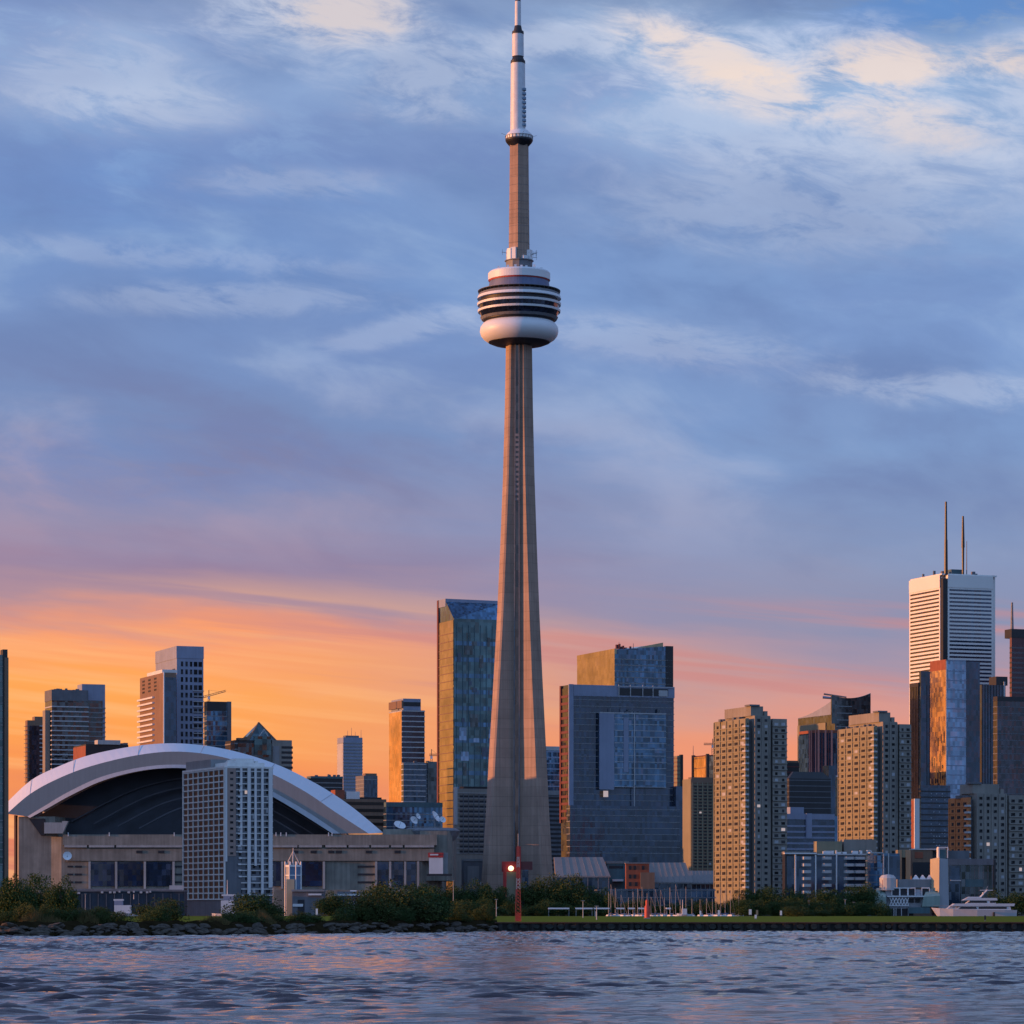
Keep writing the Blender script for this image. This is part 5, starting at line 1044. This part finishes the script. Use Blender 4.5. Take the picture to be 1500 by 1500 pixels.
# ---------------------------------------------------------------- trees and bushes
def leafmat(name, a, b, c):
    m, t, p = newmat(name); g = t.add('ShaderNodeNewGeometry'); o = t.add('ShaderNodeTexCoord').outputs['Object']
    n = t.noise(o, 2.6, 4, 0.6); col = t.mix(g.outputs['Random Per Island'], a, b); col = t.mix(t.rng(n, .45, .65, 0, .75), col, c)
    t.put(p.inputs['Base Color'], col); p.inputs['Roughness'].default_value = .75; p.inputs['Specular IOR Level'].default_value = .25; return m
M_leaf = leafmat('dark_green_leaves', (.020, .048, .013, 1), (.045, .085, .020, 1), (.028, .052, .014, 1))
M_leafo = leafmat('olive_leaves', (.026, .050, .012, 1), (.060, .088, .020, 1), (.040, .050, .014, 1))
M_reed = leafmat('dry_grass_leaves', (.09, .08, .03, 1), (.22, .15, .06, 1), (.07, .08, .025, 1))
M_bark = plain('bark', (.06, .045, .035), .9, .3, 1.0)
def crown(seed, n, leaf, flat, m, nm='crown', low=.12):
    rs = np.random.RandomState(seed); K = 26; cs = []
    for i in range(K):
        v = rs.normal(size=3); v /= np.linalg.norm(v); r = rs.rand() ** .4 * .72; c = v * r; c[2] = abs(c[2]) * flat if c[2] > 0 else c[2] * .5 * flat
        cs.append((c, .20 + .20 * rs.rand()))
    P_ = []
    for i in range(n):
        c, rr = cs[rs.randint(K)]; v = rs.normal(size=3); v /= np.linalg.norm(v); p = c + v * rr * (.62 + .45 * rs.rand())
        u = rs.normal(size=3); u /= np.linalg.norm(u); w = np.cross(u, rs.normal(size=3)); w /= np.linalg.norm(w); s1 = leaf * (.6 + .8 * rs.rand()); s2 = s1 * (.5 + .4 * rs.rand())
        P_ += [p - u * s1, p + w * s2, p + u * s1, p - w * s2]
    P_ = np.array(P_); P_[:, 2] += .5; P_[:, 2] = np.maximum(P_[:, 2], low * rs.rand(len(P_)))
    P_[:, 2] *= 1 / np.percentile(P_[:, 2], 99); P_[:, :2] *= 1 / np.percentile(np.abs(P_[:, :2]), 97.5)
    me = bpy.data.meshes.new(nm); me.from_pydata(P_.tolist(), [], [tuple(range(4 * i, 4 * i + 4)) for i in range(n)]); me.materials.append(m); me.update(); return me
CR = {}
for k in range(4):
    CR['t', k] = crown(10 + k, 9500, .026, .9, M_leaf); CR['o', k] = crown(30 + k, 9500, .024, .8, M_leafo, 'foliage', .0); CR['d', k] = crown(50 + k, 9000, .025, .7, M_leaf, 'foliage', 0.0)
def reedmesh(seed):
    rs = random.Random(seed); m = MB()
    for i in range(1400):
        a = rs.uniform(0, 2 * pi); r = rs.random() ** .6; x, y = r * cos(a), r * sin(a); h = (1 - .55 * r) * rs.uniform(.45, 1); b_ = rs.uniform(0, pi); w = .018
        dx, dy = rs.uniform(-.16, .16), rs.uniform(-.16, .16); m.quad((x - w * cos(b_), y - w * sin(b_), 0), (x + w * cos(b_), y + w * sin(b_), 0), (x + dx + w * .3, y + dy, h), (x + dx - w * .3, y + dy, h))
    return m.mesh('blades', M_reed)
for k in range(3): CR['r', k] = reedmesh(k)
TR = []
for k in range(3):
    rs = random.Random(k); m = MB(); m.tube((0, 0, 0), (.02, 0, .3), .07, .05, 7)
    for i in range(6):
        a = i * 1.05 + rs.random(); e = (.45 * cos(a), .45 * sin(a), .62 + .2 * rs.random()); m.tube((.02, 0, .22 + .02 * i), e, .035, .012, 5)
    TR.append(m.mesh('trunk', M_bark))
ORD = ['first', 'second', 'third', 'fourth', 'fifth', 'sixth', 'seventh', 'eighth', 'ninth', 'tenth', 'eleventh', 'twelfth', 'thirteenth', 'fourteenth', 'fifteenth', 'sixteenth', 'seventeenth', 'eighteenth', 'nineteenth', 'twentieth']
ORD += ['twenty-' + o for o in ORD[:9]] + ['thirtieth'] + ['thirty-' + o for o in ORD[:9]] + ['fortieth'] + ['forty-' + o for o in ORD[:9]]
def plant(kind, name, label, cat, px, ytop, wpx, Y, zb, k, group=None, depth=None):
    s_ = Y / F; R_ = wpx / 2 * s_; h = wz(ytop, Y) - zb
    r = empty(name, (wx(px, Y), Y, zb), (k * 1.7 + px) % 6.28, label, cat, group); r.scale = (R_, (depth or R_), h)
    key = (kind, k % (3 if kind == 'r' else 4)); link(CR[key].name.split('.')[0], CR[key], r)
    if kind in 'to': link('trunk', TR[k % 3], r)
    elif kind == 'd': link('stem', TR[k % 3], r)
    return r
# the rough bank on the left
for i, (px, yt, w, dy, kind, lab) in enumerate(((20, 1288, 56, 80, 't', 'dark tree at the left edge, its crown against the stadium end'), (58, 1284, 60, 95, 't', 'tallest dark tree of the clump left of the stadium front'), (94, 1291, 44, 85, 't', 'right dark tree of the clump left of the stadium front'),
        (237, 1318, 74, 26, 'o', 'olive bush on the bank left of the white gridded tower foot'), (368, 1311, 76, 24, 'd', 'round dome shaped dark bush right of the white gridded tower'),
        (544, 1305, 70, 30, 'o', 'left crown of the largest bush clump on the shore'), (588, 1296, 100, 34, 'o', 'tallest crown of the largest bush clump on the shore'), (630, 1305, 66, 30, 'd', 'right crown of the largest bush clump on the shore'), (684, 1320, 50, 20, 'o', 'olive bush at the right end of the rocky bank'), (707, 1333, 34, 12, 'o', 'lowest bush where the rocky bank meets the lawn'), (485, 1309, 46, 700, 't', 'dark round tree in front of the white roofed shed'))):
    if 520 < px < 650: dy -= 17
    Yp = shore_y(px) + dy; plant(kind, 'tree' if kind == 't' else 'bush', lab, 'tree' if kind == 't' else 'bush', px, yt, w, Yp, .7 if 520 < px < 650 else 1.4, i)
rs = random.Random(77); n = 0; xs = sorted(rs.uniform(-8, 722) for _ in range(48))
for i, px in enumerate(xs):
    if 280 < px < 332 or 395 < px < 520: yt = rs.uniform(1332, 1340)
    else: yt = rs.uniform(1325, 1337)
    dy = rs.uniform(9, 20); kind = 'r' if (275 < px < 335 or rs.random() < .22) else rs.choice('ood')
    plant(kind, 'shrub', 'low wild shrub on the rocky bank, %s counted from the left edge' % ORD[i], 'shrub', px, yt, rs.uniform(26, 46), shore_y(px) + dy, 1.2, i, 'low shrubs along the rocky bank', rs.uniform(1.5, 2.6))
# quay trees
spots = [(612, 1296, 30), (636, 1300, 34), (662, 1297, 34), (688, 1294, 40), (716, 1298, 36), (741, 1301, 26), (778, 1292, 34), (800, 1288, 38), (826, 1284, 46), (856, 1296, 40), (884, 1305, 34), (1076, 1309, 26), (1106, 1304, 34), (1130, 1301, 36), (1158, 1305, 40), (1188, 1308, 38), (1216, 1304, 36), (1244, 1300, 42), (1268, 1298, 38), (1462, 1306, 34), (1490, 1309, 36)]
for i, (px, yt, w) in enumerate(spots):
    plant('o' if 770 < px < 870 else 't', 'quay_tree', 'dark leafy tree on the far quay, %s from the left in its row' % ORD[i], 'tree', px, yt, w * 1.25, 1432 + (i * 13) % 16, 1.2, i, 'trees along the far quay')
rs = random.Random(5)
for i in range(40):
    px = 606 + i * 17.4 + rs.uniform(-4, 4); kind = 'd' if rs.random() < .75 else 'o'
    plant(kind, 'hedge_bush', 'low dark bush behind the lawn, %s from the left in its line' % ORD[i], 'bush', px, rs.uniform(1318, 1329), 34, 1236 + rs.uniform(0, 3) if 1090 < px < 1290 or px < 740 else 1428, .6, i, 'low bushes behind the lawn')
for i, (px, w, yt) in enumerate(((1168, 44, 1328), (1205, 26, 1333))):
    plant('o', 'lawn_mound_bush', ('broad low olive bush standing on the right half of the lawn', 'smaller low bush right of the broad one on the lawn')[i], 'bush', px, yt, w, 1150, 1.5, i)

# ---------------------------------------------------------------- boats and quay furniture
M_hull = plain('white_hull', (.55, .57, .60), .35, .08, .3, streak=False)
M_bluehull = plain('blue_hull', (.05, .08, .2), .4, .1, .3, streak=False)
def hull(L_, W_, H_, m, name='hull', bow=-1):
    st = []
    for u, w, k in ((0, .02, 1.12), (.12, .5, 1.08), (.3, .86, 1.03), (.6, 1, 1), (.9, .92, 1), (1, .8, 1)):
        x = bow * (L_ / 2 - u * L_); st.append([(x, -W_ / 2 * w, H_ * k), (x + bow * -.0, -W_ / 2 * w * .75, H_ * .3), (x, 0, -.3), (x, W_ / 2 * w * .75, H_ * .3), (x, W_ / 2 * w, H_ * k)])
    return MB().loft(st).mesh(name, m)
def yacht():
    Y = 1290.0; s_ = Y / F; cx = 1428; r = empty('motor_yacht', (wx(cx, Y), Y, 0), 0, 'large white three deck motor yacht moored behind the right end of the lawn', 'yacht')
    q = lambda px, py, dy: (wx(px, Y) - wx(cx, Y), dy, wz(py, Y)); W_ = 3.4
    st = []
    for px, w, yt in ((1364, .05, 1329.5), (1376, .45, 1330.5), (1395, .8, 1331.5), (1430, 1, 1332.5), (1470, 1, 1332.8), (1488, .95, 1333)):
        lo = max(0, (1376 - px)) * .9 if px < 1376 else 0
        st.append([q(px, yt, -W_ * w), q(px + lo, 1345, -W_ * w * .7), q(px + lo, 1348, 0), q(px + lo, 1345, W_ * w * .7), q(px, yt, W_ * w)])
    MB().loft(st).build('hull', M_hull, r)
    def deck(name, m, x0, x1, x0b, x1b, yt, yb, w): return MB().hexa([q(x0b, yb, -w), q(x1b, yb, -w), q(x1b, yb, w), q(x0b, yb, w), q(x0, yt, -w), q(x1, yt, -w), q(x1, yt, w), q(x0, yt, w)]).build(name, m, r)
    deck('foredeck', M_hull, 1393, 1400, 1386, 1400, 1326, 1331.5, 2.2)
    deck('main_cabin', M_hull, 1404, 1478, 1398, 1480, 1327.5, 1333, 2.8); deck('cabin_window', M_dark, 1406, 1428, 1403, 1430, 1328.4, 1331.4, 2.86); deck('cabin_window', M_dark, 1432, 1473, 1432, 1473, 1328.4, 1331.4, 2.86)
    deck('upper_deck', M_hull, 1397, 1485, 1392, 1484, 1323.6, 1327.4, 3.1)
    deck('bridge', M_hull, 1420, 1456, 1414, 1458, 1319, 1323.5, 2.2); deck('bridge_window', M_dark, 1420, 1444, 1416, 1445, 1319.6, 1322.6, 2.26); deck('bridge_window', M_dark, 1449, 1457, 1449, 1457, 1319.6, 1322.6, 2.26)
    deck('hard_top', M_hull, 1416, 1459, 1409, 1460, 1315.4, 1318.9, 2.5); deck('windscreen', M_hull, 1420, 1434, 1415, 1434, 1313.6, 1315.3, 2.0)
    for dy in (-1.2, 1.2): MB().tube(q(1435, 1315.4, dy), q(1446, 1303.5, dy), .28, .16, 5).build('radar_arch', M_hull, r)
    MB().tube(q(1440, 1308, -1.6), q(1440, 1308, 1.6), .2, n=5).build('radar_arch_bar', M_hull, r); MB().tube(q(1442, 1307, 0), q(1447, 1298, 0), .08, n=4).build('aerial', M_slab, r)
    MB().box(-2.5, 2.5, -.15, .15, 0, .25).build('radar_bar', M_hull, r, q(1445, 1304.5, 0))
    MB().tube(q(1454, 1342, -3.5), q(1454, 1336, -3.5), .45, n=8).build('fender', M_dark, r)
    m = MB()
    for k in range(9): m.tube(q(1366 + k * 3.6, 1330, -W_ * min(1, .1 + k * .1)), q(1366 + k * 3.6, 1326.8, -W_ * min(1, .1 + k * .1)), .05, n=4)
    m.tube(q(1366, 1326.8, -.3), q(1395, 1326.8, -W_ * .9), .05, n=4); m.build('bow_rail', M_steel, r)
yacht()
hm = {0: hull(9, 2.8, 1.1, M_hull), 1: hull(9, 2.8, 1.1, M_bluehull)}; cab = MB().hexa([(-2, -.9, 0), (2, -.9, 0), (2, .9, 0), (-2, .9, 0), (-1.2, -.7, .8), (1.8, -.7, .8), (1.8, .7, .8), (-1.2, .7, .8)]).mesh('cabin', M_hull)
M_sm = plain('dull_mast_alloy', (.30, .31, .33), .5, .1, .3); mst = MB().tube((0, 0, 0), (0, 0, 1), .09, .05, 5).mesh('sail_mast', M_sm); bm = MB().tube((0, 0, 0), (3.6, 0, .05), .16, .14, 5).mesh('boom', M_bluehull); stay = MB().tube((0, 0, 1), (4.3, 0, 0), .02, n=3).mesh('backstay', M_steel)
rs = random.Random(9); sx = [892, 896, 902, 911, 921, 928, 935, 941, 955, 961, 969, 974, 982, 991, 997, 1005, 1014, 1026, 1036, 1044, 1050, 1057, 1063, 1071, 1083]
for i, px in enumerate(sx):
    Y = 1265 + rs.uniform(0, 110); yt = rs.choice((1300, 1304, 1307, 1312, 1316)) + rs.uniform(-2, 2); yt = 1295 if px in (896, 991) else yt
    r = empty('sailboat', (wx(px, Y), Y, .1), rs.choice((-1, 1)) * rs.uniform(.9, 1.4), 'moored sailboat with a bare mast, %s from the left in the marina' % ORD[i], 'sailboat', 'sailboats moored behind the lawn')
    link('hull', hm[i % 3 == 1], r); link('cabin', cab, r, (0, 0, 1.0)); h = wz(yt, Y) - 1.2; link('sail_mast', mst, r, (-.6, 0, 1.0), scale=(1, 1, h)); link('boom', bm, r, (-.5, 0, 2.2)); link('backstay', stay, r, (-.6, 0, 1.0), scale=(1, 1, h))
def motorboat(name, label, px, Y, L_, rows, mastto=None, m=None):
    s_ = Y / F; r = empty(name, (wx(px, Y), Y, 0), 0, label, 'boat'); link('hull', hull(L_, L_ * .3, 2.2, m or M_hull), r)
    for nm, x0, x1, yt, yb, mm in rows: MB().box((x0 - px) * s_, (x1 - px) * s_, -1.4, 1.4, wz(yb, Y), wz(yt, Y)).build(nm, mm, r)
    if mastto: MB().tube(((mastto[0] - px) * s_, 0, wz(rows[0][3], Y)), ((mastto[0] - px) * s_, 0, wz(mastto[1], Y)), .14, .08, 5).build('boat_mast', M_wht, r)
motorboat('ferry', 'small white ferry with a flat canopy in front of the white gridded tower', 335, 1290, 13, (('canopy', 325, 346, 1310, 1312.5, M_wht), ('cabin', 328, 342, 1312.6, 1319, M_bluep), ('deckhouse', 324, 344, 1319, 1338, M_wht)), (333, 1289))
motorboat('cabin_cruiser', 'small white cabin cruiser behind the shrubs in front of the stadium', 180, 1280, 12, (('cabin_roof', 167, 181, 1317, 1319.5, M_wht), ('cabin', 168, 180, 1319.6, 1326, M_bluep), ('deckhouse', 168, 192, 1326, 1338, M_wht)), (196, 1310))
motorboat('white_launch', 'little white launch beside the sail masts at the left foot of the tan condo', 1003, 1250, 6, (('cabin', 999, 1006, 1331, 1340, M_wht),), (1000, 1318))
# long white canopies
can = {}
for i, (x0, x1) in enumerate(((706, 716), (719, 730), (803, 834), (843, 868), (870, 893), (903, 915), (920, 930), (935, 944), (976, 983), (1174, 1196))):
    Y = 1262.0; r, O = site('white_canopy', 'thin white canopy roof on posts behind the lawn, %s from the left' % ORD[i], 'canopy', (x0 + x1) / 2, Y, .3, 'white canopies behind the lawn')
    sbox(r, O, 'canopy_roof', M_white, x0, x1, 1329.6, 1331.8, Y, 5); 
    for x in (x0 + .6, x1 - .9): sbox(r, O, 'post', M_slab, x, x + .5, 1331.8, 1345, Y + .4, .3)
# lamp posts and white marker boards
for i, (px, y0, Y) in enumerate(sorted(((400, 1300, 1240), (664, 1290, 1240), (727, 1318, 1100), (854, 1320, 1000), (874, 1328, 800), (125, 1310, 1240), (1185, 1320, 1240), (1238, 1318, 1240), (1251, 1322, 1240), (1204, 1324, 1240)))):
    r, O = site('lamp_post', 'thin pale lamp post by the lawn, %s from the left' % ORD[i], 'lamp post', px, Y, 1.4, 'lamp posts around the lawn')
    h = wz(y0, Y) - 1.4; MB().tube((0, 0, 0), (0, 0, h), .13, .09, 6).build('pole', M_slab, r); MB().box(-.5, .5, -.18, .18, h, h + .22).build('lamp_head', M_slabd, r)
for i, (px, yt, w, Y, mm, lab) in enumerate(sorted(((1099, 1332, 4, 1130, M_white, 'white board'), (1109, 1333, 3, 1080, M_tan, 'tan board'), (1107, 1340, 3, 800, M_white, 'small white board'), (1144, 1334, 3, 1100, M_white, 'white board'), (873, 1335, 2, 900, M_slab, 'pale board'), (1026, 1334, 2.5, 1150, M_white, 'white board'), (1053, 1333, 3, 1150, M_white, 'white board'), (464, 1331, 3, 900, M_white, 'white board'), (1443, 1341, 2.4, 700, M_dark, 'dark board')), key=lambda q_: q_[0])):
    r, O = site('marker_board', '%s on short legs on the lawn, %s board from the left' % (lab, ORD[i]), 'marker board', px, Y, 1.45, 'marker boards on the lawn')
    hw = w / 2 * Y / F; h = wz(yt, Y) - 1.45; MB().box(-hw, hw, -.08, .08, h * .3, h).build('board', mm, r)
    for sx_ in (-1, 1): MB().box(sx_ * hw * .7 - .04, sx_ * hw * .7 + .04, -.05, .05, 0, h * .3).build('leg', M_steel, r)
